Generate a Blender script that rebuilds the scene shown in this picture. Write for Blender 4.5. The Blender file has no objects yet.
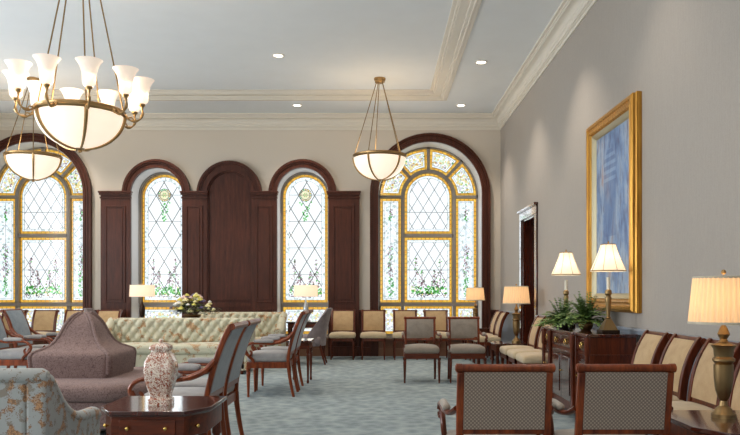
import bpy, math, random
from mathutils import Vector, Matrix, Euler
PI = math.pi
R = math.radians
sin, cos = math.sin, math.cos
scene = bpy.context.scene
COL = scene.collection
random.seed(7)

# ------------------------------------------------------------ materials
MATS = {}
def srgb(r, g, b):
    f = lambda c: (c/255/12.92) if c/255 <= .04045 else ((c/255+.055)/1.055)**2.4
    return (f(r), f(g), f(b), 1)

class NT:
    def __init__(s, name):
        s.m = bpy.data.materials.new(name); s.m.use_nodes = True
        s.t = s.m.node_tree; s.t.nodes.clear()
        s.out = s.n('ShaderNodeOutputMaterial')
        MATS[name] = s.m
    def n(s, typ, ins=None, **kw):
        nd = s.t.nodes.new(typ)
        for k, v in kw.items(): setattr(nd, k, v)
        if ins:
            for k, v in ins.items():
                if isinstance(v, bpy.types.NodeSocket): s.t.links.new(v, nd.inputs[k])
                else: nd.inputs[k].default_value = v
        return nd
    def link(s, a, b): s.t.links.new(a, b)
    def math(s, op, a, b=None, c=None):
        ins = {0: a}
        if b is not None: ins[1] = b
        if c is not None: ins[2] = c
        return s.n('ShaderNodeMath', ins, operation=op).outputs[0]
    def mix(s, fac, a, b):
        nd = s.n('ShaderNodeMix', data_type='RGBA')
        for i, v in ((0, fac), (6, a), (7, b)):
            if isinstance(v, bpy.types.NodeSocket): s.link(v, nd.inputs[i])
            else: nd.inputs[i].default_value = v
        return nd.outputs[2]
    def ramp(s, fac, stops):
        nd = s.n('ShaderNodeValToRGB', {0: fac})
        cr = nd.color_ramp
        while len(cr.elements) < len(stops): cr.elements.new(.5)
        for e, (p, c) in zip(cr.elements, stops): e.position = p; e.color = c if len(c) == 4 else (*c, 1)
        return nd.outputs[0]
    def coord(s, scale=(1, 1, 1), kind='Object'):
        tc = s.n('ShaderNodeTexCoord')
        return s.n('ShaderNodeMapping', {0: tc.outputs[kind], 3: scale}).outputs[0]
    def noise(s, vec, scale, detail=3, rough=.55):
        return s.n('ShaderNodeTexNoise', {'Vector': vec, 'Scale': scale, 'Detail': detail, 'Roughness': rough}).outputs[0]
    def bsdf(s, color, rough=.5, metal=0, bump=None, bstr=.3, bdist=.01, **extra):
        p = s.n('ShaderNodeBsdfPrincipled', {'Base Color': color, 'Roughness': rough, 'Metallic': metal})
        for k, v in extra.items():
            k = k.replace('_', ' ')
            if isinstance(v, bpy.types.NodeSocket): s.link(v, p.inputs[k])
            else: p.inputs[k].default_value = v
        if bump is not None:
            b = s.n('ShaderNodeBump', {'Height': bump, 'Strength': bstr, 'Distance': bdist})
            s.link(b.outputs[0], p.inputs['Normal'])
        s.link(p.outputs[0], s.out.inputs[0])
        return p

def plain(name, col, rough=.5, metal=0, nscale=40, bstr=.05, **e):
    t = NT(name); v = t.coord(); nz = t.noise(v, nscale)
    c = t.mix(t.math('MULTIPLY', nz, .25), col, tuple(x*.75 for x in col[:3])+(1,))
    t.bsdf(c, rough, metal, nz, bstr, .002, **e); return t.m

def wood(name, a, b, rough=.28, coat=.4, axis=(9, 9, .9), spec=.5):
    t = NT(name); v = t.coord(axis)
    n1 = t.noise(v, 3.2, 5, .6); n2 = t.noise(v, 14, 3)
    f = t.math('ADD', t.math('MULTIPLY', n1, .7), t.math('MULTIPLY', n2, .3))
    c = t.ramp(f, [(.32, a), (.68, b)])
    t.bsdf(c, rough, 0, n2, .06, .001, Coat_Weight=coat, Coat_Roughness=(.07 if coat > .8 else .18), Specular_IOR_Level=spec)
    return t.m
wood('mahogany', srgb(50, 18, 6), srgb(112, 48, 20), .32, .15, spec=.3)
wood('mahogany_wide', srgb(50, 18, 6), srgb(112, 48, 20), .32, .15, (.9, 9, 9), spec=.3)
wood('dark_wood', srgb(34, 12, 7), srgb(68, 27, 16), .3, .3, spec=.3)
wood('polished_wood', srgb(44, 16, 9), srgb(84, 34, 20), .16, .9, spec=.5)
wood('panel_wood', srgb(58, 29, 20), srgb(94, 50, 35), .4, .06, (7, 7, .7), spec=.22)
wood('chair_wood', srgb(72, 26, 8), srgb(146, 68, 28), .32, .15, spec=.3)
plain('wall_paint', srgb(216, 205, 190), .85, nscale=90)
plain('trim_white', srgb(228, 221, 208), .55, nscale=3, bstr=0)
plain('ceiling_paint', srgb(236, 240, 243), .8, nscale=3, bstr=0)
plain('window_frame', srgb(150, 142, 134), .5)
plain('reveal_paint', srgb(206, 206, 208), .5)
plain('dado_paint', srgb(150, 158, 170), .35)
plain('lead', srgb(84, 84, 84), .5)
plain('brass', srgb(172, 140, 96), .32, 1, nscale=25, bstr=.1)
plain('old_brass', srgb(150, 124, 86), .38, 1, nscale=25, bstr=.15)
plain('dark_bronze', srgb(60, 46, 36), .4, .8)
plain('bright_brass', srgb(226, 190, 110), .22, 1)
plain('candle_white', srgb(232, 228, 214), .5)
plain('black_pot', srgb(30, 26, 24), .35)
plain('crystal_base', srgb(190, 198, 205), .1, .3)
plain('under_window', srgb(132, 92, 68), .45)
plain('blind_white', srgb(225, 225, 225), .6)

def wallcloth():
    t = NT('wall_cloth'); v = t.coord((1, 40, 40)); w = t.coord((1, 260, 8))
    n = t.noise(v, 3, 4); n2 = t.noise(w, 1, 3)
    f = t.math('ADD', t.math('MULTIPLY', n, .5), t.math('MULTIPLY', n2, .5))
    c = t.ramp(f, [(.3, srgb(160, 152, 144)), (.7, srgb(176, 168, 159))])
    t.bsdf(c, .8, 0, f, .15, .002)
wallcloth()

def carpet():
    t = NT('carpet'); v = t.coord()
    n = t.noise(v, 110, 5, .75); n2 = t.noise(v, 1.2, 2)
    vo = t.n('ShaderNodeTexVoronoi', {'Vector': v, 'Scale': 9.0}).outputs[0]
    f = t.math('ADD', t.math('MULTIPLY', n, .6), t.math('MULTIPLY', vo, .35))
    f = t.math('ADD', f, t.math('MULTIPLY', n2, .15))
    c = t.ramp(f, [(.3, srgb(106, 120, 126)), (.72, srgb(160, 171, 174))])
    t.bsdf(c, .95, 0, n, .6, .006, Specular_IOR_Level=.1)
carpet()

def fabric(name, a, b, scale=300, rough=.85, sheen=.2, bs=.25):
    t = NT(name); v = t.coord(); n = t.noise(v, scale, 3, .6); n2 = t.noise(v, 12, 2)
    f = t.math('ADD', t.math('MULTIPLY', n, .6), t.math('MULTIPLY', n2, .4))
    t.bsdf(t.ramp(f, [(.35, a), (.65, b)]), rough, 0, n, bs, .002, Sheen_Weight=sheen)
fabric('tan_fabric', srgb(172, 140, 100), srgb(196, 166, 124))
fabric('seat_cream', srgb(180, 160, 128), srgb(204, 184, 152))
fabric('taupe_fabric', srgb(126, 116, 106), srgb(152, 142, 130))
fabric('cream_fabric', srgb(178, 168, 148), srgb(206, 198, 178))
fabric('gray_fabric', srgb(132, 130, 130), srgb(164, 160, 158))
fabric('blue_gray_fabric', srgb(108, 122, 136), srgb(142, 154, 164), sheen=.3)
fabric('mauve_gray', srgb(112, 100, 102), srgb(140, 128, 128))

def damask(name, a, b, sc=26):
    t = NT(name); v = t.coord()
    w = t.n('ShaderNodeTexNoise', {'Vector': v, 'Scale': sc, 'Detail': 1.5, 'Distortion': 2.2}).outputs[0]
    m = t.ramp(w, [(.44, a), (.5, b), (.56, a)])
    n = t.noise(v, 300)
    t.bsdf(m, .75, 0, n, .25, .002, Sheen_Weight=.08, Specular_IOR_Level=.25)
damask('mauve_damask', srgb(128, 106, 102), srgb(86, 66, 64), 24)

def lattice_fabric():
    t = NT('lattice_fabric')
    tc = t.n('ShaderNodeTexCoord').outputs['Object']
    s = t.n('ShaderNodeSeparateXYZ', {0: tc})
    k = 110
    a = s.outputs[0]; b = s.outputs[2]
    sa = t.math('SINE', t.math('MULTIPLY', a, k*PI)); sb = t.math('SINE', t.math('MULTIPLY', b, k*PI))
    f = t.math('MULTIPLY', sa, sb)
    m = t.ramp(f, [(.0, srgb(122, 108, 97)), (.35, srgb(168, 152, 138))])
    t.bsdf(m, .8, 0, t.noise(tc, 300), .2, .002)
lattice_fabric()

def floral(name, base, c1, c2, leaf, sc=7, thr=.56):
    t = NT(name); v = t.coord()
    clus = t.noise(v, sc, 1, .4)
    det = t.n('ShaderNodeTexNoise', {'Vector': v, 'Scale': sc*6.5, 'Detail': 2, 'Distortion': 1.2}).outputs[0]
    clus2 = t.noise(t.n('ShaderNodeMapping', {0: v, 1: (3.1, 7.7, 1.9)}).outputs[0], sc*1.3, 1, .4)
    mA = t.ramp(t.math('ADD', clus, t.math('MULTIPLY', det, .45)), [(thr+.225, (0,0,0,1)), (thr+.25, (1,1,1,1))])
    mB = t.ramp(t.math('ADD', clus2, t.math('MULTIPLY', det, .5)), [(thr+.30, (0,0,0,1)), (thr+.32, (1,1,1,1))])
    fl = t.mix(t.ramp(det, [(.45, (0,0,0,1)), (.6, (1,1,1,1))]), c1, c2)
    c = t.mix(mB, base, leaf); c = t.mix(mA, c, fl)
    t.bsdf(c, .8, 0, t.noise(v, 280), .2, .002, Sheen_Weight=.2)
floral('sofa_floral', srgb(196, 192, 168), srgb(192, 162, 122), srgb(158, 118, 82), srgb(176, 176, 150), 9, .59)
floral('chair_floral', srgb(156, 160, 160), srgb(178, 134, 94), srgb(122, 94, 72), srgb(130, 124, 114), 15, .565)

def vase_mat():
    t = NT('vase_porcelain'); v = t.coord()
    w = t.n('ShaderNodeTexNoise', {'Vector': v, 'Scale': 50, 'Detail': 1.0, 'Distortion': 1.6}).outputs[0]
    m = t.ramp(w, [(.44, srgb(238, 224, 210)), (.455, srgb(158, 78, 52)), (.54, srgb(158, 78, 52)), (.555, srgb(238, 224, 210))])
    big = t.ramp(t.noise(v, 30, 0), [(.66, (0,0,0,1)), (.68, (.6,.6,.6,1))])
    c = t.mix(big, m, srgb(186, 108, 74))
    t.bsdf(c, .22, 0, None, Coat_Weight=.6)
vase_mat()

def gilt():
    t = NT('gilt'); v = t.coord((30, 30, 1)); n = t.noise(v, 2, 4)
    c = t.ramp(n, [(.3, srgb(150, 98, 36)), (.7, srgb(222, 168, 76))])
    t.bsdf(c, .38, .75, n, .15, .004)
gilt()
plain('silver_gilt', srgb(176, 166, 136), .4, .6)

def painting():
    t = NT('painting'); tc = t.n('ShaderNodeTexCoord').outputs['Object']
    v = t.n('ShaderNodeMapping', {0: tc, 3: (1, 1.8, .8)}).outputs[0]
    n = t.noise(v, 2.4, 5, .65); s = t.n('ShaderNodeSeparateXYZ', {0: tc})
    c1 = t.ramp(n, [(.3, srgb(74, 98, 140)), (.45, srgb(118, 144, 182)), (.58, srgb(156, 172, 192)), (.72, srgb(168, 140, 132))])
    n2 = t.noise(t.n('ShaderNodeMapping', {0: tc, 3: (1, 3, 1.2)}).outputs[0], 5, 4)
    c = t.mix(t.ramp(n2, [(.5, (0,0,0,1)), (.7, (.7,.7,.7,1))]), c1, srgb(86, 84, 112))
    # tall rounded doorway shape, generic
    yy = t.math('ABSOLUTE', t.math('SUBTRACT', s.outputs[1], .12))
    zz = t.math('MAXIMUM', t.math('SUBTRACT', s.outputs[2], .48), 0)
    d = t.math('SQRT', t.math('ADD', t.math('MULTIPLY', yy, yy), t.math('MULTIPLY', zz, zz)))
    dm = t.math('MULTIPLY', t.math('LESS_THAN', d, .2), t.math('GREATER_THAN', s.outputs[2], -.25))
    stripes = t.math('MULTIPLY', t.math('GREATER_THAN', t.math('SINE', t.math('MULTIPLY', s.outputs[2], 75)), .1), t.math('GREATER_THAN', s.outputs[2], .3))
    dc = t.mix(stripes, srgb(78, 104, 150), srgb(130, 156, 190))
    c = t.mix(t.math('MULTIPLY', dm, .5), c, dc)
    t.bsdf(c, .6, 0, t.noise(tc, 40), .3, .003)
painting()

def shade_mat(name, col, em, strength, pleat=0, rough=.7, trans=.45):
    """lit lamp shade: translucent cloth with its own glow"""
    t = NT(name); tc = t.n('ShaderNodeTexCoord').outputs['Object']
    base = t.n('ShaderNodeBsdfPrincipled', {'Base Color': col, 'Roughness': rough})
    s = t.n('ShaderNodeSeparateXYZ', {0: tc})
    fac = None
    e = em
    if pleat:
        ang = t.math('ARCTAN2', s.outputs[1], s.outputs[0])
        w = t.math('SINE', t.math('MULTIPLY', ang, pleat))
        fac = t.n('ShaderNodeMapRange', {0: w, 1: -1.0, 2: 1.0, 3: 0.0, 4: 1.0}).outputs[0]
        e = t.mix(fac, tuple(x*.72 for x in em[:3])+(1,), em)
    emi = t.n('ShaderNodeEmission', {0: e, 1: strength})
    tl = t.n('ShaderNodeBsdfTranslucent', {0: e if pleat else col})
    mx = t.n('ShaderNodeMixShader', {0: trans, 1: base.outputs[0], 2: tl.outputs[0]})
    add = t.n('ShaderNodeAddShader', {0: mx.outputs[0], 1: emi.outputs[0]})
    t.link(add.outputs[0], t.out.inputs[0])
shade_mat('white_shade', srgb(236, 228, 210), srgb(255, 236, 205), .3)
shade_mat('pleated_shade', srgb(226, 200, 166), srgb(255, 214, 164), .16, 40)
shade_mat('drum_shade', srgb(236, 222, 205), srgb(255, 226, 196), .3)
shade_mat('bowl_glass', srgb(235, 228, 215), srgb(255, 232, 206), .62, rough=.25, trans=0.0)
shade_mat('tulip_glass', srgb(235, 228, 220), srgb(255, 236, 216), .3, rough=.25, trans=.14)
def bulb(name, col, s):
    t = NT(name); e = t.n('ShaderNodeEmission', {0: col, 1: s}); t.link(e.outputs[0], t.out.inputs[0])
bulb('bulb', srgb(255, 236, 205), 6)
bulb('downlight_lens', srgb(255, 244, 225), 5)

# stained glass: clear tinted panes (daylight passes through them)
def glass(name, col, kind=None, dx=.22, dz=.36):
    t = NT(name); tc = t.n('ShaderNodeTexCoord').outputs['Object']
    s = t.n('ShaderNodeSeparateXYZ', {0: tc}); x, z = s.outputs[0], s.outputs[2]
    def line(u, w):
        f = t.math('ABSOLUTE', t.math('SUBTRACT', t.math('FRACT', t.math('ADD', u, 100.5)), .5))
        return t.math('LESS_THAN', f, w)
    n = t.noise(tc, 9, 2)
    c = t.mix(n, tuple(min(1, v*1.05) for v in col[:3])+(1,), tuple(v*.86 for v in col[:3])+(1,))
    if kind == 'diamond':
        u = t.math('ADD', t.math('DIVIDE', x, dx), t.math('DIVIDE', z, dz))
        w = t.math('SUBTRACT', t.math('DIVIDE', x, dx), t.math('DIVIDE', z, dz))
        l = t.math('MAXIMUM', line(u, .03), line(w, .03))
        c = t.mix(l, c, srgb(104, 106, 104))
    elif kind == 'brick':
        f = t.math('MAXIMUM', line(t.math('DIVIDE', z, .09), .12), line(t.math('DIVIDE', x, .09), .12))
        vo = t.n('ShaderNodeTexVoronoi', {'Vector': tc, 'Scale': 18.0}).outputs[1]
        sp = t.n('ShaderNodeSeparateColor', {0: vo})
        c = t.mix(t.math('MULTIPLY', sp.outputs[0], .7), c, srgb(214, 140, 40))
        c = t.mix(t.math('MULTIPLY', f, .5), c, srgb(110, 84, 30))
    elif kind == 'dash':
        vo = t.n('ShaderNodeTexVoronoi', {'Vector': tc, 'Scale': 24.0}).outputs[1]
        sp = t.n('ShaderNodeSeparateColor', {0: vo})
        c = t.mix(t.math('GREATER_THAN', sp.outputs[0], .55), c, srgb(228, 236, 240))
        c = t.mix(t.math('GREATER_THAN', sp.outputs[1], .86), c, srgb(190, 200, 196))
    elif kind == 'mosaic':
        v = t.n('ShaderNodeTexVoronoi', {'Vector': tc, 'Scale': 26.0})
        sp = t.n('ShaderNodeSeparateColor', {0: v.outputs[1]})
        c = t.mix(t.math('GREATER_THAN', sp.outputs[0], .72), c, srgb(210, 226, 204))
        c = t.mix(t.math('GREATER_THAN', sp.outputs[1], .7), c, srgb(226, 208, 150))
        c = t.mix(t.math('GREATER_THAN', sp.outputs[2], .8), c, srgb(206, 202, 208))
    tr = t.n('ShaderNodeBsdfTransparent', {0: c})
    gl = t.n('ShaderNodeBsdfGlossy', {0: (1, 1, 1, 1), 1: .15})
    mx = t.n('ShaderNodeMixShader', {0: .05, 1: tr.outputs[0], 2: gl.outputs[0]})
    t.link(mx.outputs[0], t.out.inputs[0])
glass('glass_white_small', srgb(250, 252, 252), 'diamond', .235, .38)
glass('glass_white', srgb(250, 252, 252), 'diamond', .33, .55)
glass('glass_yellow', srgb(240, 190, 76), 'brick')
glass('glass_dash', srgb(250, 252, 252), 'dash')
glass('glass_mosaic', srgb(248, 248, 242), 'mosaic')
glass('glass_green', srgb(140, 214, 132))
glass('glass_darkgreen', srgb(96, 176, 104))
glass('glass_mauve', srgb(178, 150, 162))
glass('glass_pink', srgb(222, 198, 200))
glass('glass_gold', srgb(226, 190, 70))
glass('glass_cream', srgb(250, 240, 200))

def leafmat(name, a, b):
    t = NT(name); oi = t.noise(t.coord(), 14, 2)
    t.bsdf(t.ramp(oi, [(.35, a), (.65, b)]), .5, 0, None)
leafmat('fern', srgb(64, 98, 44), srgb(142, 170, 92))
leafmat('leaf_green', srgb(60, 78, 50), srgb(112, 124, 84))
for nm, c in (('petal_cream', (236, 226, 170)), ('petal_pink', (226, 196, 190)), ('petal_white', (236, 232, 224)), ('petal_yellow', (222, 212, 110)), ('petal_purple', (96, 84, 120))):
    plain(nm, srgb(*c), .6)

# ------------------------------------------------------------ mesh builder
class MB:
    def __init__(s): s.v = []; s.f = []; s.mi = []; s.cur = 0; s.M = Matrix()
    def add(s, vs, fs):
        o = len(s.v); s.v += [tuple(s.M @ Vector(p)) for p in vs]
        for f in fs: s.f.append([i+o for i in f]); s.mi.append(s.cur)
        return s
    def box(s, x0, x1, y0, y1, z0, z1):
        if x0 > x1: x0, x1 = x1, x0
        if y0 > y1: y0, y1 = y1, y0
        if z0 > z1: z0, z1 = z1, z0
        vs = [(x, y, z) for z in (z0, z1) for y in (y0, y1) for x in (x0, x1)]
        return s.add(vs, [(0,2,3,1), (4,5,7,6), (0,1,5,4), (2,6,7,3), (0,4,6,2), (1,3,7,5)])
    def lathe(s, prof, c=(0,0,0), n=24, cap=True):
        vs = []; fs = []
        m = len(prof)
        for i in range(n):
            a = 2*PI*i/n
            for r, z in prof: vs.append((c[0]+r*cos(a), c[1]+r*sin(a), c[2]+z))
        for i in range(n):
            j = (i+1) % n
            for k in range(m-1): fs.append((i*m+k, j*m+k, j*m+k+1, i*m+k+1))
        if cap:
            fs.append(tuple(i*m for i in reversed(range(n)))); fs.append(tuple(i*m+m-1 for i in range(n)))
        return s.add(vs, fs)
    def tube(s, pts, rad, n=8, flat=1.0, up=None, cap=True):
        """round (or flattened) bar along pts; rad is a number or a list. flat scales the binormal (side) radius"""
        P = [Vector(p) for p in pts]; N = len(P)
        if not isinstance(rad, (list, tuple)): rad = [rad]*N
        T = []
        for i in range(N):
            d = P[min(i+1, N-1)]-P[max(i-1, 0)]
            T.append(d.normalized() if d.length > 1e-9 else Vector((0,0,1)))
        ref = Vector(up) if up else (Vector((0,0,1)) if abs(T[0].z) < .9 else Vector((1,0,0)))
        vs = []; u = ref
        for i in range(N):
            b = T[i].cross(u if not up else ref)
            if b.length < 1e-6: b = T[i].cross(Vector((.3,.5,.8)))
            b.normalize(); u = b.cross(T[i]).normalized()
            for k in range(n):
                a = 2*PI*(k+.5)/n
                vs.append(tuple(P[i] + (b*cos(a)*flat + u*sin(a))*rad[i]))
        fs = [(i*n+k, i*n+(k+1) % n, (i+1)*n+(k+1) % n, (i+1)*n+k) for i in range(N-1) for k in range(n)]
        if cap: fs += [tuple(reversed(range(n))), tuple((N-1)*n+k for k in range(n))]
        return s.add(vs, fs)
    def prism(s, poly, axis, a, b):
        """extrude a 2D polygon; axis 'x': poly=(y,z); 'y': poly=(x,z); 'z': poly=(x,y)"""
        def p(q, t):
            return {'x': (t, q[0], q[1]), 'y': (q[0], t, q[1]), 'z': (q[0], q[1], t)}[axis]
        n = len(poly); vs = [p(q, a) for q in poly]+[p(q, b) for q in poly]
        fs = [(i, (i+1) % n, (i+1) % n+n, i+n) for i in range(n)]+[tuple(reversed(range(n))), tuple(range(n, 2*n))]
        return s.add(vs, fs)
    def slab(s, path, thick, x0, x1, n=1, crown=0):
        """a padded panel: path in (y,z), thickness list, extruded along x with n columns; crown bulges the middle to -normal side"""
        P = [Vector((0, q[0], q[1])) for q in path]; N = len(P)
        if not isinstance(thick, (list, tuple)): thick = [thick]*N
        nn = []
        for i in range(N):
            d = (P[min(i+1, N-1)]-P[max(i-1, 0)]).normalized(); nn.append(Vector((0, -d.z, d.y)))
        vs = []; cols = n+1
        for side in (0, 1):
            for j in range(cols):
                u = j/n; x = x0+(x1-x0)*u; w = (1-(2*u-1)**4) if n > 1 else 0
                for i in range(N):
                    t = i/(N-1); w2 = 1-(2*t-1)**6
                    off = nn[i]*(thick[i]*.5+crown*w*w2) if side == 0 else nn[i]*(-thick[i]*.5)
                    q = P[i]+off; vs.append((x, q.y, q.z))
        fs = []; S = cols*N
        for j in range(n):
            for i in range(N-1):
                a, b, c, d = j*N+i, (j+1)*N+i, (j+1)*N+i+1, j*N+i+1
                fs.append((a, d, c, b)); fs.append((S+a, S+b, S+c, S+d))
            fs.append((j*N, (j+1)*N, S+(j+1)*N, S+j*N)); fs.append((j*N+N-1, S+j*N+N-1, S+(j+1)*N+N-1, (j+1)*N+N-1))
        for i in range(N-1):
            fs.append((i, S+i, S+i+1, i+1)); j = n*N; fs.append((j+i, j+i+1, S+j+i+1, S+j+i))
        return s.add(vs, fs)
    def cushion(s, c, size, r=.04, puff=.0, n=6):
        """rounded box with puffed top"""
        hx, hy, hz = size[0]/2, size[1]/2, size[2]/2
        r = min(r, hx, hy, hz); key = {}; vs = []; fs = []
        def coords(h):
            a = [-h, -h+r*.3, -h+r]; m = [-h+r+(2*h-2*r)*k/n for k in range(1, n)]
            return a+m+[h-r, h-r*.3, h] if h > r*1.01 else [-h, -h*.5, 0, h*.5, h]
        X, Y, Z = coords(hx), coords(hy), coords(hz)
        def vid(p):
            k = (round(p[0], 5), round(p[1], 5), round(p[2], 5))
            if k not in key:
                q = Vector(p); core = Vector((max(-hx+r, min(hx-r, q.x)), max(-hy+r, min(hy-r, q.y)), max(-hz+r, min(hz-r, q.z))))
                d = q-core
                if d.length > 1e-9: q = core+d.normalized()*r
                if puff and p[2] > 0: q.z += puff*max(0, 1-(p[0]/hx)**2)*max(0, 1-(p[1]/hy)**2)*(p[2]/hz)
                key[k] = len(vs); vs.append((c[0]+q.x, c[1]+q.y, c[2]+q.z))
            return key[k]
        def grid(A, B, mk, flip):
            for i in range(len(A)-1):
                for j in range(len(B)-1):
                    f = [vid(mk(A[i], B[j])), vid(mk(A[i+1], B[j])), vid(mk(A[i+1], B[j+1])), vid(mk(A[i], B[j+1]))]
                    if flip: f.reverse()
                    if len(set(f)) > 2: fs.append(tuple(dict.fromkeys(f)))
        grid(X, Y, lambda a, b: (a, b, hz), False); grid(X, Y, lambda a, b: (a, b, -hz), True)
        grid(X, Z, lambda a, b: (a, -hy, b), False); grid(X, Z, lambda a, b: (a, hy, b), True)
        grid(Y, Z, lambda a, b: (hx, a, b), False); grid(Y, Z, lambda a, b: (-hx, a, b), True)
        return s.add(vs, fs)
    def ball(s, c, r, n=10, m=7, sz=(1,1,1)):
        prof = [(r*sin(PI*k/m), -r*cos(PI*k/m)) for k in range(m+1)]
        vs = []; fs = []
        for k in range(1, m):
            for i in range(n):
                a = 2*PI*i/n; vs.append((c[0]+prof[k][0]*cos(a)*sz[0], c[1]+prof[k][0]*sin(a)*sz[1], c[2]+prof[k][1]*sz[2]))
        vs += [(c[0], c[1], c[2]-r*sz[2]), (c[0], c[1], c[2]+r*sz[2])]; L = len(vs)
        for k in range(m-2):
            for i in range(n): fs.append((k*n+i, k*n+(i+1) % n, (k+1)*n+(i+1) % n, (k+1)*n+i))
        for i in range(n): fs.append((L-2, (i+1) % n, i)); fs.append((L-1, (m-2)*n+i, (m-2)*n+(i+1) % n))
        return s.add(vs, fs)
    def build(s, name, mats, parent=None, smooth=40, bevel=0, loc=None, kind=None, label=None, seg=2):
        me = bpy.data.meshes.new(name); me.from_pydata(s.v, [], s.f); me.update()
        if isinstance(mats, str): mats = [mats]
        for m in mats: me.materials.append(MATS[m])
        for p, k in zip(me.polygons, s.mi): p.material_index = k
        import bmesh
        bm = bmesh.new(); bm.from_mesh(me)
        bmesh.ops.recalc_face_normals(bm, faces=bm.faces); bm.to_mesh(me); bm.free()
        o = bpy.data.objects.new(name, me); COL.objects.link(o)
        if bevel:
            b = o.modifiers.new('bevel', 'BEVEL'); b.width = bevel; b.segments = seg; b.limit_method = 'ANGLE'; b.angle_limit = R(35)
        if smooth:
            me.shade_smooth()
            try: me.set_sharp_from_angle(angle=R(smooth))
            except Exception: pass
        if loc is not None: o.location = loc
        if parent is not None: o.parent = parent
        if kind: o['kind'] = kind
        if label: o['label'] = label
        return o

def thing(name, label, cat, loc=(0,0,0), rz=0, group=None):
    o = bpy.data.objects.new(name, None); o.empty_display_size = .1; COL.objects.link(o)
    o.location = loc; o.rotation_euler = (0, 0, rz); o['label'] = label; o['category'] = cat
    if group: o['group'] = group
    return o
def tag(o, label, cat, group=None):
    o['label'] = label; o['category'] = cat
    if group: o['group'] = group
    return o
def kids(o): return [c for c in list(bpy.data.objects) if c.parent == o]
def dup(root, loc, rz, label, group=None):
    r = root.copy(); COL.objects.link(r); r.location = loc; r.rotation_euler = (0, 0, rz)
    r['label'] = label
    if group: r['group'] = group
    for ch in kids(root):
        c = ch.copy(); COL.objects.link(c); c.parent = r
        for g in kids(ch):
            d = g.copy(); COL.objects.link(d); d.parent = c
    return r
def structure(mb, name, mat, **k): return mb.build(name, mat, kind='structure', **k)
def arc(cx, cy, r, a0, a1, n): return [(cx+r*cos(R(a0+(a1-a0)*i/n)), cy+r*sin(R(a0+(a1-a0)*i/n))) for i in range(n+1)]

# ------------------------------------------------------------ room
YB, XR, XL, YN, ZC, ZT = 14.92, 2.47, -8.43, -2.0, 4.85, 4.96
structure(MB().box(XL-.2, XR+.2, YN-.2, YB+.8, -.12, 0), 'floor', 'carpet', smooth=0)
SPR = 3.27
XC = -2.98
WB = [(-6.97, 1.04), (1.048, 1.04)]
WS = [(-4.447, .515), (-1.513, .515)]
ZB = .36
# back wall with arched openings
def arched_wall(mb, openings, x0, x1, y0, y1, z0, z1, zb, seg=20):
    xs = x0
    for xc, r in sorted(openings):
        mb.box(xs, xc-r, y0, y1, z0, z1)
        if zb > z0: mb.box(xc-r, xc+r, y0, y1, z0, zb)
        a = arc(xc, SPR, r, 180, 0, seg)
        for i in range(seg):
            (xa, za), (xb, zb2) = a[i], a[i+1]
            mb.add([(xa,y0,za),(xb,y0,zb2),(xb,y0,z1),(xa,y0,z1),(xa,y1,za),(xb,y1,zb2),(xb,y1,z1),(xa,y1,z1)],
                   [(0,1,2,3),(4,7,6,5),(0,4,5,1),(2,6,7,3)])
        xs = xc+r
    mb.box(xs, x1, y0, y1, z0, z1)
m = MB(); arched_wall(m, WB+WS, XL-.2, XR+.2, YB, YB+.6, 0, 5.3, ZB)
structure(m, 'wall_back', 'wall_paint', smooth=0)
# right wall with a doorway
DY0, DY1, DZ = 11.56, 12.64, 2.5
m = MB(); m.box(XR, XR+.35, YN-.2, DY0, 0, 5.3); m.box(XR, XR+.35, DY1, YB, 0, 5.3); m.box(XR, XR+.35, DY0, DY1, DZ, 5.3)
structure(m, 'wall_right', 'wall_cloth', smooth=0)
m = MB(); m.box(XR-.03, XR, DY0-.14, DY0, 0, DZ); m.box(XR-.03, XR, DY1, DY1+.14, 0, DZ); m.box(XR-.03, XR, DY0-.14, DY1+.14, DZ, DZ+.13)
m.box(XR-.07, XR, DY0-.16, DY1+.16, DZ+.13, DZ+.17)
m.box(XR-.0, XR+.3, DY0-.001, DY0+.03, 0, DZ); m.box(XR, XR+.3, DY1-.03, DY1, 0, DZ); m.box(XR, XR+.3, DY0, DY1, DZ-.03, DZ)
structure(m, 'trim_1', 'polished_wood', bevel=.006)
m = MB(); m.box(XR+.24, XR+.3, DY0+.03, DY1-.03, .0, DZ-.03)
for z0, z1 in ((.25, .95), (1.15, 2.25)): m.box(XR+.225, XR+.25, DY0+.18, DY1-.18, z0, z1)
d = structure(m, 'door_1', 'dark_wood', bevel=.01)
m = MB(); m.tube([(XR+.24, DY0+.12, 1.02), (XR+.17, DY0+.12, 1.02)], .012); m.ball((XR+.155, DY0+.12, 1.02), .03)
m.build('door_knob', 'brass', d)
# unseen left and near walls; their window openings are added to let daylight in
LW = [(1.2, 3.4), (5.4, 7.6), (9.6, 11.8)]
m = MB(); ys = YN-.2
for a, b in LW:
    m.box(XL-.3, XL, ys, a, 0, 5.3); m.box(XL-.3, XL, a, b, 0, .9); m.box(XL-.3, XL, a, b, 3.9, 5.3); ys = b
m.box(XL-.3, XL, ys, YB, 0, 5.3)
structure(m, 'wall_left', 'wall_paint', smooth=0)
m = MB(); NW = [(-6.6, -4.4), (-2.4, .6)]; xs = XL
for a, b in NW:
    m.box(xs, a, YN-.3, YN, 0, 5.3); m.box(a, b, YN-.3, YN, 0, .9); m.box(a, b, YN-.3, YN, 3.9, 5.3); xs = b
m.box(xs, XR, YN-.3, YN, 0, 5.3)
structure(m, 'wall_near', 'wall_paint', smooth=0)
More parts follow.
